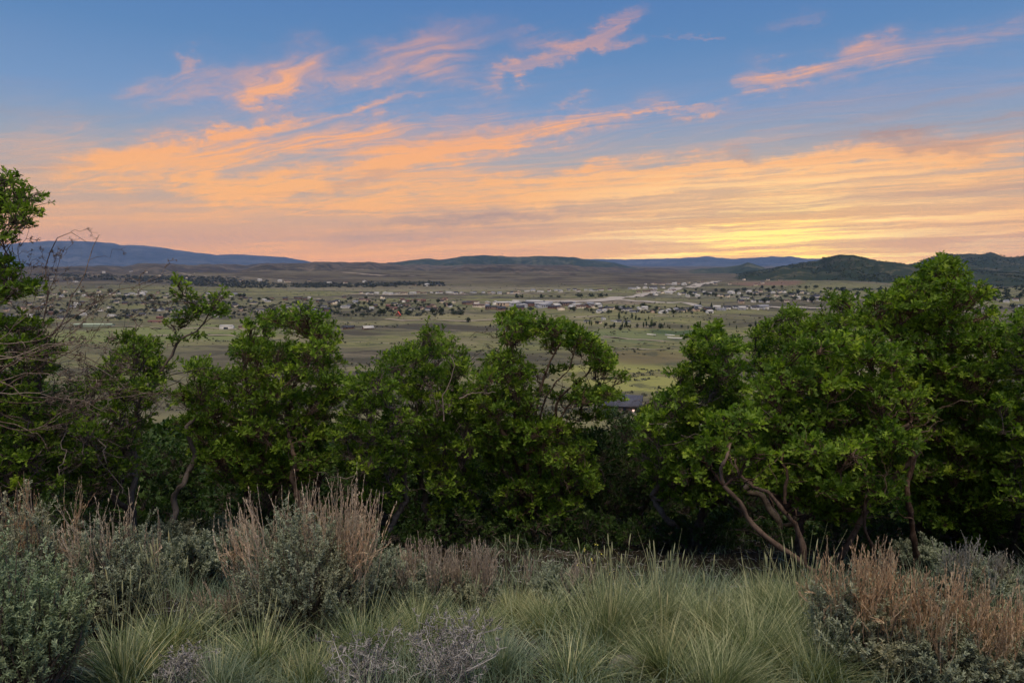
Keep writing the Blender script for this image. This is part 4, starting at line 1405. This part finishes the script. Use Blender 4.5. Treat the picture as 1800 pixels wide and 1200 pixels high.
M_road = flat('pale_highway', (.40, .35, .29, 1))
M_dirt = flat('dirt_track', (.30, .245, .18, 1))
road('pale highway bending right past the town to the far gap', [(900, 529), (960, 530), (1040, 531), (1082, 526), (1130, 517), (1180, 510), (1225, 502), (1262, 494)], 42, M_road, .8)
road('highway continuing right along the flats', [(1085, 527), (1150, 531), (1220, 535), (1300, 538), (1380, 540), (1470, 545)], 24, M_road, .8)
road('dirt road crossing the far left slope', [(596, 479), (640, 482), (690, 485), (740, 486)], 26, M_dirt, 1.2)
road('dirt road below the far village', [(600, 519), (700, 520), (800, 519), (900, 517), (1000, 515), (1100, 511)], 16, M_dirt, .8)
road('farm track running across the near fields', [(660, 562), (760, 563), (850, 564), (940, 562), (1040, 556), (1200, 552)], 7, M_dirt, .5)
road('farm track across the left green field', [(100, 573), (220, 574), (330, 577), (430, 580), (560, 582)], 6, M_dirt, .5)
road('pale track climbing the far right hillside foot', [(1060, 592), (1110, 594), (1160, 597), (1220, 602)], 6, M_dirt, .5)

WALLS = {'white': (.62, .59, .54, 1), 'cream': (.66, .56, .42, 1), 'tan': (.44, .33, .24, 1), 'brown': (.20, .13, .095, 1), 'grey': (.36, .36, .37, 1), 'rust': (.15, .085, .065, 1)}
ROOFS = {'dark': (.055, .055, .065, 1), 'brown': (.12, .075, .06, 1), 'grey': (.24, .24, .26, 1), 'red': (.17, .08, .065, 1), 'pale': (.44, .42, .39, 1)}
M_w = {k: flat('wall_' + k, v, .8, False) for k, v in WALLS.items()}
M_r = {k: flat('roof_' + k, v, .7, False) for k, v in ROOFS.items()}
M_glass = flat('window_glass', (.03, .035, .045, 1), .2, False)
_house = {}


def boxv(x0, x1, y0, y1, z0, z1):
    return np.array([(x, y, z) for z in (z0, z1) for x, y in ((x0, y0), (x1, y0), (x1, y1), (x0, y1))]), np.array([(0, 3, 2, 1), (4, 5, 6, 7), (0, 1, 5, 4), (1, 2, 6, 5), (2, 3, 7, 6), (3, 0, 4, 7)])


def gable(x0, x1, y0, y1, z0, h, over=.6, th=.25):
    """pitched roof of real thickness, ridge along x"""
    yc = (y0 + y1) / 2
    k = h / (yc - y0)
    x0, x1 = x0 - over, x1 + over
    ya, yb = y0 - over, y1 + over
    za = z0 - over * k
    V = [(x0, ya, za), (x1, ya, za), (x1, yc, z0 + h), (x0, yc, z0 + h), (x0, yb, za), (x1, yb, za)]
    V = V + [(x, y, z + th) for x, y, z in V]
    q = [(0, 1, 2, 3), (3, 2, 5, 4), (6, 9, 8, 7), (9, 10, 11, 8), (0, 6, 7, 1), (4, 5, 11, 10), (0, 3, 9, 6), (3, 4, 10, 9), (1, 7, 8, 2), (2, 8, 11, 5)]
    return np.array(V, float), np.array(q)


def multi(parts):
    """parts: (verts, quads, material slot) -> arrays"""
    V, Q, F, n = [], [], [], 0
    for v, q, m in parts:
        V.append(v)
        Q.append(q + n)
        F.append(np.full(len(q), m))
        n += len(v)
    return np.concatenate(V), np.concatenate(Q), np.concatenate(F)


def far_house_mesh(wall, roof, form):
    key = (wall, roof, form)
    if key in _house:
        return _house[key]
    if form == 'long':
        w, d, h, rh = 24, 9, 3.6, 1.8
    elif form == 'tall':
        w, d, h, rh = 13, 10, 6.0, 2.8
    elif form == 'shed':
        w, d, h, rh = 30, 16, 6.0, 1.6
    else:
        w, d, h, rh = 15, 10, 4.2, 2.8
    p = []
    v, q = boxv(-w / 2, w / 2, -d / 2, d / 2, -6, h)
    p.append((v, q, 0))
    # gable ends
    v = np.array([(-w / 2, -d / 2, h), (-w / 2, d / 2, h), (-w / 2, 0, h + rh), (-w / 2, 0, h + rh), (w / 2, d / 2, h), (w / 2, -d / 2, h), (w / 2, 0, h + rh), (w / 2, 0, h + rh)], float)
    p.append((v, np.array([(0, 1, 2, 3), (4, 5, 6, 7)]), 0))
    v, q = gable(-w / 2, w / 2, -d / 2, d / 2, h, rh)
    p.append((v, q, 1))
    if form != 'shed':
        v, q = boxv(w * .12, w * .34, -d / 2 - 3.5, -d / 2 - .01, -6, h * .8)
        p.append((v, q, 0))
        v, q = boxv(w * .10, w * .36, -d / 2 - 3.9, -d / 2 - .02, h * .8, h * .8 + .35)
        p.append((v, q, 1))
    for k in range(3):
        xx = -w * .42 + k * w * .17
        v, q = boxv(xx, xx + w * .08, -d / 2 - .08, -d / 2 + .1, h * .35, h * .78)
        p.append((v, q, 2))
    V, Q, F = multi(p)
    me = np_mesh('house', V, None, (M_w[wall], M_r[roof], M_glass), quads=Q, fmat=F)
    _house[key] = me
    return me


def ordinal(n):
    return '%d%s' % (n, 'th' if 10 <= n % 100 <= 20 else {1: 'st', 2: 'nd', 3: 'rd'}.get(n % 10, 'th'))


def cluster(phrase, group, boxes, n, pal, size=(.8, 1.15), seed=0, forms=('plain', 'plain', 'long', 'tall')):
    """n houses scattered along strips (px0, px1, py0, py1), each an object"""
    g = random.Random(seed)
    tot_ = sum(b[1] - b[0] for b in boxes)
    spots = []
    for b in boxes:
        k = max(1, round(n * (b[1] - b[0]) / tot_))
        for i in range(k):
            u = (i + .5 + g.uniform(-.42, .42)) / k
            x = b[0] + (b[1] - b[0]) * u
            y = b[2] + (b[3] - b[2]) * g.random() + (b[4] * u if len(b) > 4 else 0)
            spots.append((x, y))
    spots.sort()
    for i, (x, y) in enumerate(spots):
        wl, rf = g.choice(pal)
        fm = g.choice(forms)
        p = ground_hit(x, y)
        o = link('house', far_house_mesh(wl, rf, fm), None, (p[0], p[1], p[2] + .4))
        s = g.uniform(*size)
        s *= .86
        o.scale = (s, s, s)
        o.rotation_euler = (0, 0, g.choice([0, 0, .3, -.3, .7, -.7, 1.57]))
        tag(o, '%s %s, %s roof, %s from left %s' % (wl, {'long': 'long house', 'tall': 'tall house', 'shed': 'big shed', 'plain': 'house'}[fm], rf, ordinal(i + 1), phrase), 'house', group)
    return spots


PW = [('white', 'grey'), ('white', 'dark'), ('white', 'pale'), ('cream', 'brown'), ('white', 'brown')]
PM = [('white', 'dark'), ('cream', 'dark'), ('tan', 'brown'), ('brown', 'dark'), ('grey', 'dark'), ('tan', 'dark'), ('white', 'pale')]
PR = [('rust', 'brown'), ('brown', 'red'), ('tan', 'brown'), ('white', 'red'), ('rust', 'red')]
PT = [('grey', 'grey'), ('grey', 'pale'), ('cream', 'brown'), ('brown', 'dark'), ('white', 'pale'), ('tan', 'pale'), ('rust', 'dark')]
PH = [('cream', 'brown'), ('white', 'dark'), ('tan', 'dark'), ('cream', 'dark'), ('white', 'pale')]
cluster('in the upper left village strip', 'houses of the left village', [(70, 430, 514, 524)], 34, PW + PM[:3], (.75, 1.1), 1)
cluster('in the lower left village strip', 'houses of the left village', [(0, 430, 532, 548)], 30, PM, (.7, 1.0), 2)
cluster('by left village edge', 'houses of the left village', [(10, 420, 552, 562)], 13, PM + PR[:2], (.6, .9), 3)
cluster('among trees left of the middle', 'houses of the middle village', [(430, 680, 522, 552)], 34, PM + PW[:2], (.7, 1.05), 4)
cluster('in the red roofed settlement', 'houses of the middle village', [(680, 800, 526, 546)], 26, PR + PM[:3], (.7, 1.05), 5)
cluster('in the long white valley row', 'pale houses of the long row across the valley', [(690, 905, 514.5, 516.5), (900, 1075, 512.5, 515, -3.5), (625, 690, 516, 517.5)], 44, PW, (.8, 1.2), 6, ('plain', 'long', 'plain'))
cluster('in the crowded town', 'buildings of the crowded town', [(820, 1060, 533, 546)], 34, PT, (1.0, 1.5), 7, ('shed', 'long', 'plain', 'shed'))
cluster('in the tree lined row', 'houses of the tree lined row', [(1050, 1255, 541, 550)], 20, PM + PW[:2], (.75, 1.1), 8)
cluster('in the pale row on the right flats', 'houses of the pale right row', [(1255, 1352, 541, 546)], 9, PT[:2] + PW[:3], (.8, 1.2), 9)
cluster('on the knoll foot at right', 'houses below the rounded scrub hill', [(1190, 1300, 515, 523), (1300, 1460, 512, 535)], 40, PH + PM[:2], (.8, 1.25), 10)
cluster('on upper right knoll', 'houses below the rounded scrub hill', [(1180, 1380, 492, 502)], 12, PH, (.9, 1.3), 11)
cluster('on the far highway bench', 'houses of the far bench', [(1130, 1210, 499, 501), (1110, 1190, 506, 509), (1120, 1190, 512, 520)], 22, PW, (1.0, 1.5), 12, ('long', 'plain'))
cluster('on the far left slope', 'houses of the far left slope', [(80, 560, 474, 500), (560, 800, 495, 505)], 22, PH, (1.1, 1.7), 13)
cluster('beside the cottonwood rows at right', 'houses by the cottonwood rows', [(1030, 1110, 560, 568)], 6, [('grey', 'dark'), ('cream', 'brown'), ('white', 'grey')], (.5, .7), 14)
cluster('behind the far right oaks', 'houses of the far right flats', [(1745, 1800, 528, 546), (1480, 1560, 520, 530)], 9, PW + PM[:2], (.8, 1.2), 15)


def near_house(name, label, cat, px, py, w, d, h, rh, wall, roof, rot=0, win=(), lit=None, dz=0, oversail=.6, door=None, chimney=False):
    p = ground_hit(px, py)
    root = empty(name, (p[0], p[1], p[2] + dz))
    root.rotation_euler = (0, 0, rot)
    tag(root, label, cat)
    v, q = boxv(-w / 2, w / 2, -d / 2, d / 2, -3, h)
    v2 = np.array([(-w / 2, -d / 2, h), (-w / 2, d / 2, h), (-w / 2, 0, h + rh), (-w / 2, 0, h + rh), (w / 2, d / 2, h), (w / 2, -d / 2, h), (w / 2, 0, h + rh), (w / 2, 0, h + rh)], float)
    V, Q, F = multi([(v, q, 0), (v2, np.array([(0, 1, 2, 3), (4, 5, 6, 7)]), 0)])
    link('wall', np_mesh('wall', V, None, (wall,), quads=Q), root)
    v, q = gable(-w / 2, w / 2, -d / 2, d / 2, h, rh, over=oversail)
    rf = link('roof', np_mesh('roof', v, None, (roof,), quads=q), root)
    if chimney:
        v, q = boxv(-w * .2, -w * .2 + .9, .6, 1.5, h + rh * .3, h + rh + 1.0)
        link('chimney', np_mesh('chimney', v, None, (wall,), quads=q), rf)
    for x0, x1, z0, z1 in win:
        fr = np.concatenate([boxv(x0 - .12, x1 + .12, -d / 2 - .08, -d / 2 - .003, a, b)[0] for a, b in ((z0 - .12, z0), (z1, z1 + .12))])
        q6 = boxv(0, 1, 0, 1, 0, 1)[1]
        V, Q, F = multi([(boxv(x0 - .12, x1 + .12, -d / 2 - .08, -d / 2 - .003, z0 - .12, z0)[0], q6, 0), (boxv(x0 - .12, x1 + .12, -d / 2 - .08, -d / 2 - .003, z1, z1 + .12)[0], q6, 0),
                         (boxv(x0 - .12, x0, -d / 2 - .08, -d / 2 - .003, z0, z1)[0], q6, 0), (boxv(x1, x1 + .12, -d / 2 - .08, -d / 2 - .003, z0, z1)[0], q6, 0)])
        wf = link('window', np_mesh('window', V, None, (M_r['dark'],), quads=Q), root)
        v, q = boxv(x0, x1, -d / 2 - .04, -d / 2 - .01, z0, z1)
        link('pane', np_mesh('pane', v, None, (lit if (lit and (x0, x1, z0, z1) == win[-1]) else M_glass,), quads=q), wf)
    if door:
        v, q = boxv(door[0], door[1], -d / 2 - .07, -d / 2 - .004, 0, door[2])
        link('door', np_mesh('door', v, None, (M_w['brown'],), quads=q), root)
    return root


M_lit = bpy.data.materials.new('lamp_lit_glass')
M_lit.use_nodes = True
_b = M_lit.node_tree.nodes['Principled BSDF']
_b.inputs['Emission Color'].default_value = (1.0, .55, .38, 1)
_b.inputs['Emission Strength'].default_value = 0.7
M_slate = flat('slate_blue_roof', (.085, .088, .115, 1))
M_rbrown = flat('brown_shingle_roof', (.13, .085, .065, 1))
M_stucco = flat('brown_stucco', (.20, .15, .115, 1))
near_house('house', 'dark slate roofed house with one lit window, half hidden below the oaks', 'house', 1094, 723, 13.0, 9.0, 3.0, 2.9, M_stucco, M_slate, -.22, [(-3, -1.6, .9, 2.2), (.6, 1.5, .9, 2.2), (3.6, 4.5, .3, 1.9)], M_lit, 0, .5, (1.9, 2.9, 2.1), True)
near_house('house', 'brown roofed house showing one gable edge right of the slate roofed one', 'house', 1162, 726, 12.0, 9.0, 3.2, 3.2, M_stucco, M_rbrown, 1.15, [(-2, -.8, .9, 2.1)], None, 0, .8)
near_house('barn', 'long white barn with dark doorway alone on the green field', 'barn', 399, 579, 18, 9, 5.2, 1.2, M_w['white'], M_r['pale'], .05, [(-3, 3, .8, 3.4)], None, 0, .3)
near_house('shed', 'low tan shed on bare dirt right of the white barn', 'shed', 428, 577, 12, 8, 2.4, 1.4, M_w['tan'], M_r['brown'], .1)
near_house('house', 'low house with pale silver roof alone in the grey field', 'house', 647, 578, 14, 10, 1.8, 2.6, M_w['brown'], M_r['pale'], .5, [(-3, -1, .6, 1.5)])
near_house('house', 'dark low house left of the silver roofed one', 'house', 613, 577, 15, 9, 2.2, 1.8, M_w['brown'], M_r['dark'], .1, [(-3, -1, .6, 1.5)])
near_house('house', 'small house with bright red peaked roof among dark trees', 'house', 700, 556, 9, 9, 3.0, 6.5, M_w['rust'], flat('bright_red_roof', (.75, .13, .08, 1)), 1.57, [(-1, 1, .8, 1.9)])
near_house('stable', 'long stable with dull red roof left of the bare branches', 'stable', 278, 567, 30, 8, 2.6, 1.6, M_w['tan'], M_r['red'], 0, [(-10, -8, .8, 1.9), (3, 5, .8, 1.9)])
near_house('greenhouse', 'long pale green roofed greenhouse at the left field edge', 'greenhouse', 165, 573, 58, 10, 2.4, 1.2, flat('pale_green_sheet', (.36, .42, .30, 1)), flat('pale_green_roof', (.42, .50, .36, 1)), 0)


def chapel():
    p = ground_hit(245, 519)
    root = empty('chapel', p)
    tag(root, 'white chapel with a pointed spire above the left village', 'chapel')
    v, q = boxv(0, 18, -5, 5, -4, 5)
    v2 = np.array([(0, -5, 5), (0, 5, 5), (0, 0, 9), (0, 0, 9), (18, 5, 5), (18, -5, 5), (18, 0, 9), (18, 0, 9)], float)
    V, Q, F = multi([(v, q, 0), (v2, np.array([(0, 1, 2, 3), (4, 5, 6, 7)]), 0)])
    link('nave', np_mesh('nave', V, None, (M_w['white'],), quads=Q), root)
    v, q = gable(0, 18, -5, 5, 5, 4, .5)
    link('roof', np_mesh('roof', v, None, (M_r['pale'],), quads=q), root)
    v, q = boxv(-5, -.01, -2.5, 2.5, -4, 10)
    tw = link('tower', np_mesh('tower', v, None, (M_w['white'],), quads=q), root)
    v = np.array([(-5.3, -2.8, 10.01), (.3, -2.8, 10.01), (.3, 2.8, 10.01), (-5.3, 2.8, 10.01), (-2.5, 0, 21)])
    link('spire', np_mesh('spire', v, np.array([(0, 2, 1), (0, 3, 2), (0, 1, 4), (1, 2, 4), (2, 3, 4), (3, 0, 4)]), (M_w['white'],)), tw)


chapel()


def low_wall(label, a, b, h, th):
    A, B = ground_hit(*a), ground_hit(*b)
    L = math.hypot(B[0] - A[0], B[1] - A[1])
    n = max(2, int(L / 6))
    V = []
    dx, dy = (B[0] - A[0]) / L, (B[1] - A[1]) / L
    for k in range(n + 1):
        x, y = A[0] + (B[0] - A[0]) * k / n, A[1] + (B[1] - A[1]) * k / n
        z = hz(x, y)
        for s, zz_ in ((-1, -1), (-1, h), (1, h), (1, -1)):
            V.append((x - dy * s * th / 2, y + dx * s * th / 2, z + zz_))
    q = [(k * 4 + j, k * 4 + (j + 1) % 4, k * 4 + 4 + (j + 1) % 4, k * 4 + 4 + j) for k in range(n) for j in range(4)]
    q += [(3, 2, 1, 0), (n * 4, n * 4 + 1, n * 4 + 2, n * 4 + 3)]
    tag(link('low_wall', np_mesh('low_wall', V, None, (M_w['white'],), quads=np.array(q))), label, 'wall', 'white low walls of the green paddock')


low_wall('white low wall left of the green paddock', (1137, 588), (1153, 589), 1.1, .6)
low_wall('white low wall in the middle of the green paddock edge', (1169, 589), (1186, 590), 1.1, .6)
low_wall('white low wall nearest along the green paddock', (1173, 594), (1206, 595), 1.1, .6)

# ---- valley trees
M_vt = leaf_mat('valley_tree_leaves', (0.022, 0.032, 0.018, 1), (0.042, 0.056, 0.028, 1), (0.085, 0.10, 0.05, 1), 0.15, .8)
M_vp = leaf_mat('cottonwood_leaves', (0.035, 0.055, 0.022, 1), (0.065, 0.09, 0.035, 1), (0.11, 0.14, 0.06, 1), 0.15, .8)
M_vf = leaf_mat('far_woods_leaves', (0.036, 0.044, 0.034, 1), (0.062, 0.070, 0.055, 1), (0.10, 0.11, 0.085, 1), 0.1, .8)  # paler version of the valley leaves, distance haze put into the colour
M_vb = flat('valley_bark', (.10, .075, .055, 1), .9, False)


def clump_faces(g, n, rx, ry, rz, cz, size, power=.45):
    d = norm(g.normal(0, 1, (n, 3)))
    r = g.random(n)[:, None] ** power
    lob = 1 + .22 * np.sin(d[:, :1] * 4 + 1) * np.cos(d[:, 1:2] * 5) + .12 * np.sin(d[:, 2:] * 9)
    c = d * r * lob * np.array([rx, ry, rz]) + np.array([0, 0, cz])
    V, T = leaves(c, g.normal(0, 1, (n, 3)), d + g.normal(0, .5, (n, 3)), g.uniform(.6, 1.3, n) * size, LEAF_V2 * np.array([2.2, 1, 1]) - np.array([0, .5, 0]), LEAF_T2)
    return V, T, np.repeat(np.clip(g.normal(.45, .2, n) + d[:, 0] * .05, 0, 1), 5)


TREE_V = []
for k in range(7):
    g = np.random.default_rng(400 + k)
    kind = ('round', 'round', 'wide', 'wide', 'tall', 'tall', 'cone')[k]
    if kind == 'round':
        rx, rz, cz = 3.4, 2.9, 4.0
    elif kind == 'wide':
        rx, rz, cz = 4.8, 2.4, 3.2
    elif kind == 'tall':
        rx, rz, cz = 1.6, 4.8, 5.4
    else:
        rx, rz, cz = 2.0, 4.0, 4.4
    V, T, ti = clump_faces(g, 260, rx, rx * .9, rz, cz, 1.15)
    if kind == 'cone':
        f = np.clip(1.25 - (V[:, 2] - .5) / 8.2, .12, 1.2)
        V[:, 0] *= f
        V[:, 1] *= f
    cm = np_mesh('crown', V, T, (M_vp if kind == 'tall' else M_vt,), attrs={'tint': ti})
    p = wobble((0, 0, -1.5), (.1, 0, cz), 5, .03, g)
    v, q = tubes(p[None], np.linspace(.32, .14, 5)[None], 6)
    tm = np_mesh('trunk', v, None, (M_vb,), quads=q)
    TREE_V.append((kind, cm, tm))


def trees(phrase, group, boxes, n, kinds, size, seed, cone_name='tree'):
    g = random.Random(900 + seed)
    tot_ = sum(b[1] - b[0] for b in boxes)
    spots = []
    for b in boxes:
        k = max(1, round(n * (b[1] - b[0]) / tot_))
        for i in range(k):
            u = (i + .5 + g.uniform(-.6, .6)) / k
            spots.append((b[0] + (b[1] - b[0]) * u, b[2] + (b[3] - b[2]) * g.random()))
    spots.sort()
    nm = {'round': 'round dark tree', 'wide': 'broad dark tree', 'tall': 'slender cottonwood', 'cone': 'pointed conifer'}
    on = {'round': 'broadleaf_tree', 'wide': 'broadleaf_tree', 'tall': 'cottonwood_tree', 'cone': 'conifer_tree'}
    for i, (x, y) in enumerate(spots):
        kind, cm, tm = g.choice([t for t in TREE_V if t[0] in kinds])
        p = ground_hit(x, y)
        s = g.uniform(*size) * g.choice((.8, 1.0, 1.25, 1.5))
        r = empty(on[kind], (p[0], p[1], p[2]))
        r.scale = (s, s, s * g.uniform(.85, 1.2))
        r.rotation_euler = (0, 0, g.uniform(0, 6.28))
        tag(r, '%s, %s from left %s' % (nm[kind], ordinal(i + 1), phrase), 'tree', group)
        link('crown', cm, r)
        link('trunk', tm, r)


A_ = ('round', 'wide')
trees('in the upper strip of the left village', 'trees of the left village', [(60, 430, 514, 530)], 44, A_, (.8, 1.4), 1)
trees('in the lower strip of the left village', 'trees of the left village', [(0, 430, 534, 566)], 62, A_, (.6, 1.15), 2)
trees('among houses left of the middle', 'trees of the middle village', [(430, 680, 526, 558)], 52, A_, (.65, 1.25), 3)
trees('in the red roofed settlement', 'trees of the middle village', [(590, 810, 530, 556)], 44, A_, (.7, 1.3), 4)
trees('in the tree lined row', 'trees of the row right of the town', [(1000, 1250, 540, 552)], 44, A_ + ('cone',), (.6, 1.05), 5)
trees('in the cottonwood rows at right', 'cottonwood rows', [(1020, 1110, 568, 581), (1085, 1140, 560, 564), (1090, 1180, 574, 578)], 40, ('tall', 'round', 'cone'), (.5, .8), 6)
trees('among the knoll foot houses', 'trees below the rounded scrub hill', [(1200, 1330, 510, 526), (1320, 1460, 504, 532)], 60, A_, (1.0, 1.6), 7)
trees('in the fields beside the paddock', 'lone field trees', [(1150, 1340, 572, 579)], 12, ('tall', 'cone', 'round'), (.5, .7), 8)
trees('standing around the silver roofed house', 'lone field trees', [(600, 700, 575, 577)], 3, ('wide',), (.35, .5), 9)
trees('alone on the pale fields in the middle', 'lone field trees', [(818, 826, 566, 567)], 1, ('round',), (1.0, 1.05), 10)
trees('in the small group left of the airy oak', 'lone field trees', [(851, 872, 574, 576)], 4, ('tall', 'cone'), (.5, .6), 11)
trees('at the far right behind the oaks', 'trees of the far right flats', [(1740, 1800, 526, 556), (1460, 1600, 516, 526)], 12, A_, (.9, 1.4), 12)
trees('in the town', 'trees of the crowded town', [(820, 1060, 534, 549)], 16, A_, (.7, 1.1), 13)


def house_bush(label, px, py, D_, w, h, seed):
    g = np.random.default_rng(seed)
    x, y, z = at(px, py, D_)
    z = hz(x, y)
    V, T, ti = clump_faces(g, 900, w, w * .8, h * .55, h * .5, .42, .5)
    r = empty('bush', (x, y, z))
    tag(r, label, 'bush', 'garden bushes around the slate roofed house')
    link('foliage', np_mesh('foliage', V, T, (M_oak_shade,), attrs={'tint': ti}), r)
    v, q = tubes(wobble((0, 0, -.2), (0, 0, h * .5), 4, .03, g)[None], np.linspace(.12, .05, 4)[None], 6)
    link('stem', np_mesh('stem', v, None, (M_vb,), quads=q), r)


house_bush('dark bush covering the left half of the slate roofed house', 1072, 722, 206, 4.2, 4.2, 1)
house_bush('round bush right of the lit window', 1130, 724, 206, 2.3, 3.4, 2)


def woods(label, boxes, n, size, seed, mat):
    g = np.random.default_rng(seed)
    Vs, Ts, Is, m = [], [], [], 0
    wt = np.array([(b[1] - b[0]) * (b[3] - b[2]) for b in boxes], float)
    wt = wt / wt.sum()
    for k in range(n):
        b = boxes[g.choice(len(boxes), p=wt)]
        p = np.array(ground_hit(g.uniform(b[0], b[1]), g.uniform(b[2], b[3])))
        s = g.uniform(*size)
        V, T, ti = clump_faces(g, 26, s * 1.5, s, s * .8, s * .6, s * .9)
        Vs.append(V + p)
        Ts.append(T + m)
        Is.append(ti)
        m += len(V)
    tag(link('woods', np_mesh('woods', np.concatenate(Vs), np.concatenate(Ts), (mat,), attrs={'tint': np.concatenate(Is)})), label, 'woods', kind='stuff')


woods('dark belt of far woods on the left slope', [(60, 200, 482, 486), (110, 330, 485, 492), (220, 420, 487, 497), (300, 470, 494, 503), (400, 600, 498, 506), (540, 700, 499, 505), (640, 780, 496, 503), (660, 770, 498, 501)], 1300, (3.0, 7.5), 21, M_vf)
woods('low dark hedges scattered through the valley villages', [(60, 430, 520, 560), (430, 820, 528, 556), (1050, 1260, 542, 551), (1290, 1460, 508, 530)], 700, (1.5, 3.8), 22, M_vf)
woods('grey green thickets along the far flats', [(1440, 1560, 508, 516), (1700, 1900, 500, 530), (900, 1100, 520, 523)], 160, (4, 8), 23, M_vt)


def hill_scrub(label, hl, n, size, seed):
    g = np.random.default_rng(seed)
    o = [o_ for o_ in bpy.data.objects if o_.get('label') == hl][0]
    co = np.empty(len(o.data.vertices) * 3, dtype=np.float32)
    o.data.vertices.foreach_get('co', co)
    co = co.reshape(-1, 3)
    co = co[(co[:, 2] > -86)]
    # clustered picks
    f = np.sin(co[:, 0] / 130) + np.sin(co[:, 1] / 170 + 2) + np.sin(co[:, 0] / 47 + co[:, 1] / 61) * .7 + g.normal(0, .6, len(co))
    co = co[f > .35]
    pk = co[g.integers(0, len(co), n)] + g.normal(0, 1, (n, 3)) * np.array([14, 14, 0])
    Vs, Ts, Is, m = [], [], [], 0
    for p in pk:
        s = g.uniform(*size)
        V, T, ti = clump_faces(g, 14, s * 1.6, s * 1.2, s * .7, s * .15, s * 1.1)
        Vs.append(V + p)
        Ts.append(T + m)
        Is.append(ti)
        m += len(V)
    tag(link('scrub', np_mesh('scrub', np.concatenate(Vs), np.concatenate(Ts), (M_vt,), attrs={'tint': np.concatenate(Is)})), label, 'scrub', kind='stuff')


hill_scrub('dark scrub covering the rounded hill', 'rounded dark scrub hill right of the glow', 6500, (2.0, 4.6), 31)
hill_scrub('dark scrub covering the two humped hill', 'dark hill with two humps on the right skyline', 3500, (3.0, 6.0), 32)


def flats_scrub():
    g = np.random.default_rng(91)
    n = 15000
    y = np.exp(g.uniform(math.log(170), math.log(3300), n))
    x = g.uniform(-.80, .80, n) * y
    f = np.sin(x / 83 + 2 * np.sin(y / 310)) + np.sin(y / 37 + 1.5 * np.sin(x / 190)) * 1.1 + np.sin(y / 11 + np.sin(x / 60) * 2) * .7 + g.normal(0, .5, n)
    k = f > .25
    x, y = x[k], y[k]
    z = height(x, y)
    s = g.uniform(.5, 1.25, len(x)) * (1 + y / 2200)
    Vs, Ts, Is, m = [], [], [], 0
    base = [clump_faces(g, 9, 1.5, 1.1, .6, .35, 1.15) for _ in range(24)]
    for i in range(len(x)):
        V, T, ti = base[i % 24]
        Vs.append(V * s[i] + np.array([x[i], y[i], z[i]]))
        Ts.append(T + m)
        Is.append(ti)
        m += len(V)
    M = leaf_mat('valley_sage_leaves', (0.045, 0.048, 0.032, 1), (0.085, 0.088, 0.058, 1), (0.14, 0.14, 0.09, 1), 0.1, .8)
    tag(link('scrub', np_mesh('scrub', np.concatenate(Vs), np.concatenate(Ts), (M,), attrs={'tint': np.concatenate(Is)})), 'low grey sagebrush dotted over the valley grassland', 'scrub', kind='stuff')


flats_scrub()
for lb, pts in (('thin field track left of the middle', [(560, 600), (640, 606), (720, 603), (800, 598)]), ('thin track below the paddock', [(1080, 612), (1140, 616), (1200, 614)]),
                ('field edge track beyond the white barn', [(250, 590), (340, 588), (430, 592), (520, 590)]), ('pale lane among the left village houses', [(40, 546), (150, 544), (260, 548), (380, 545), (480, 549), (600, 546)]),
                ('upper lane of the left village', [(60, 528), (200, 526), (330, 528), (470, 526), (640, 529), (800, 530)]), ('lane climbing the right knoll', [(1210, 524), (1280, 521), (1340, 524), (1400, 520), (1460, 524)]),
                ('dirt lane on the far left slope', [(130, 482), (240, 479), (330, 483), (420, 488), (520, 492)])):
    road(lb, pts, 6 if pts[0][1] > 560 else 11, M_dirt, .45)

# ------------------------------------------------------------ air
def build_haze():
    m = bpy.data.materials.new('dusk_haze')
    m.use_nodes = True
    n = m.node_tree
    n.nodes.clear()
    o_ = n.nodes.new('ShaderNodeOutputMaterial')
    v = n.nodes.new('ShaderNodeVolumePrincipled')
    v.inputs['Color'].default_value = (0.34, 0.55, 1.0, 1)
    v.inputs['Density'].default_value = 2.1e-5
    v.inputs['Anisotropy'].default_value = 0.0
    n.links.new(v.outputs[0], o_.inputs['Volume'])
    x0, x1, y0, y1, z0, z1 = -62000, 62000, -70, 30500, -260, 1000
    vs = [(x, y, z) for x in (x0, x1) for y in (y0, y1) for z in (z0, z1)]
    fs = [(0, 1, 3, 2), (4, 6, 7, 5), (0, 4, 5, 1), (2, 3, 7, 6), (0, 2, 6, 4), (1, 5, 7, 3)]
    me = np_mesh('haze', vs, None, (m,), quads=np.array(fs))
    tag(link('haze', me), 'thin blue evening haze filling the valley air', 'haze', kind='stuff')


build_haze()
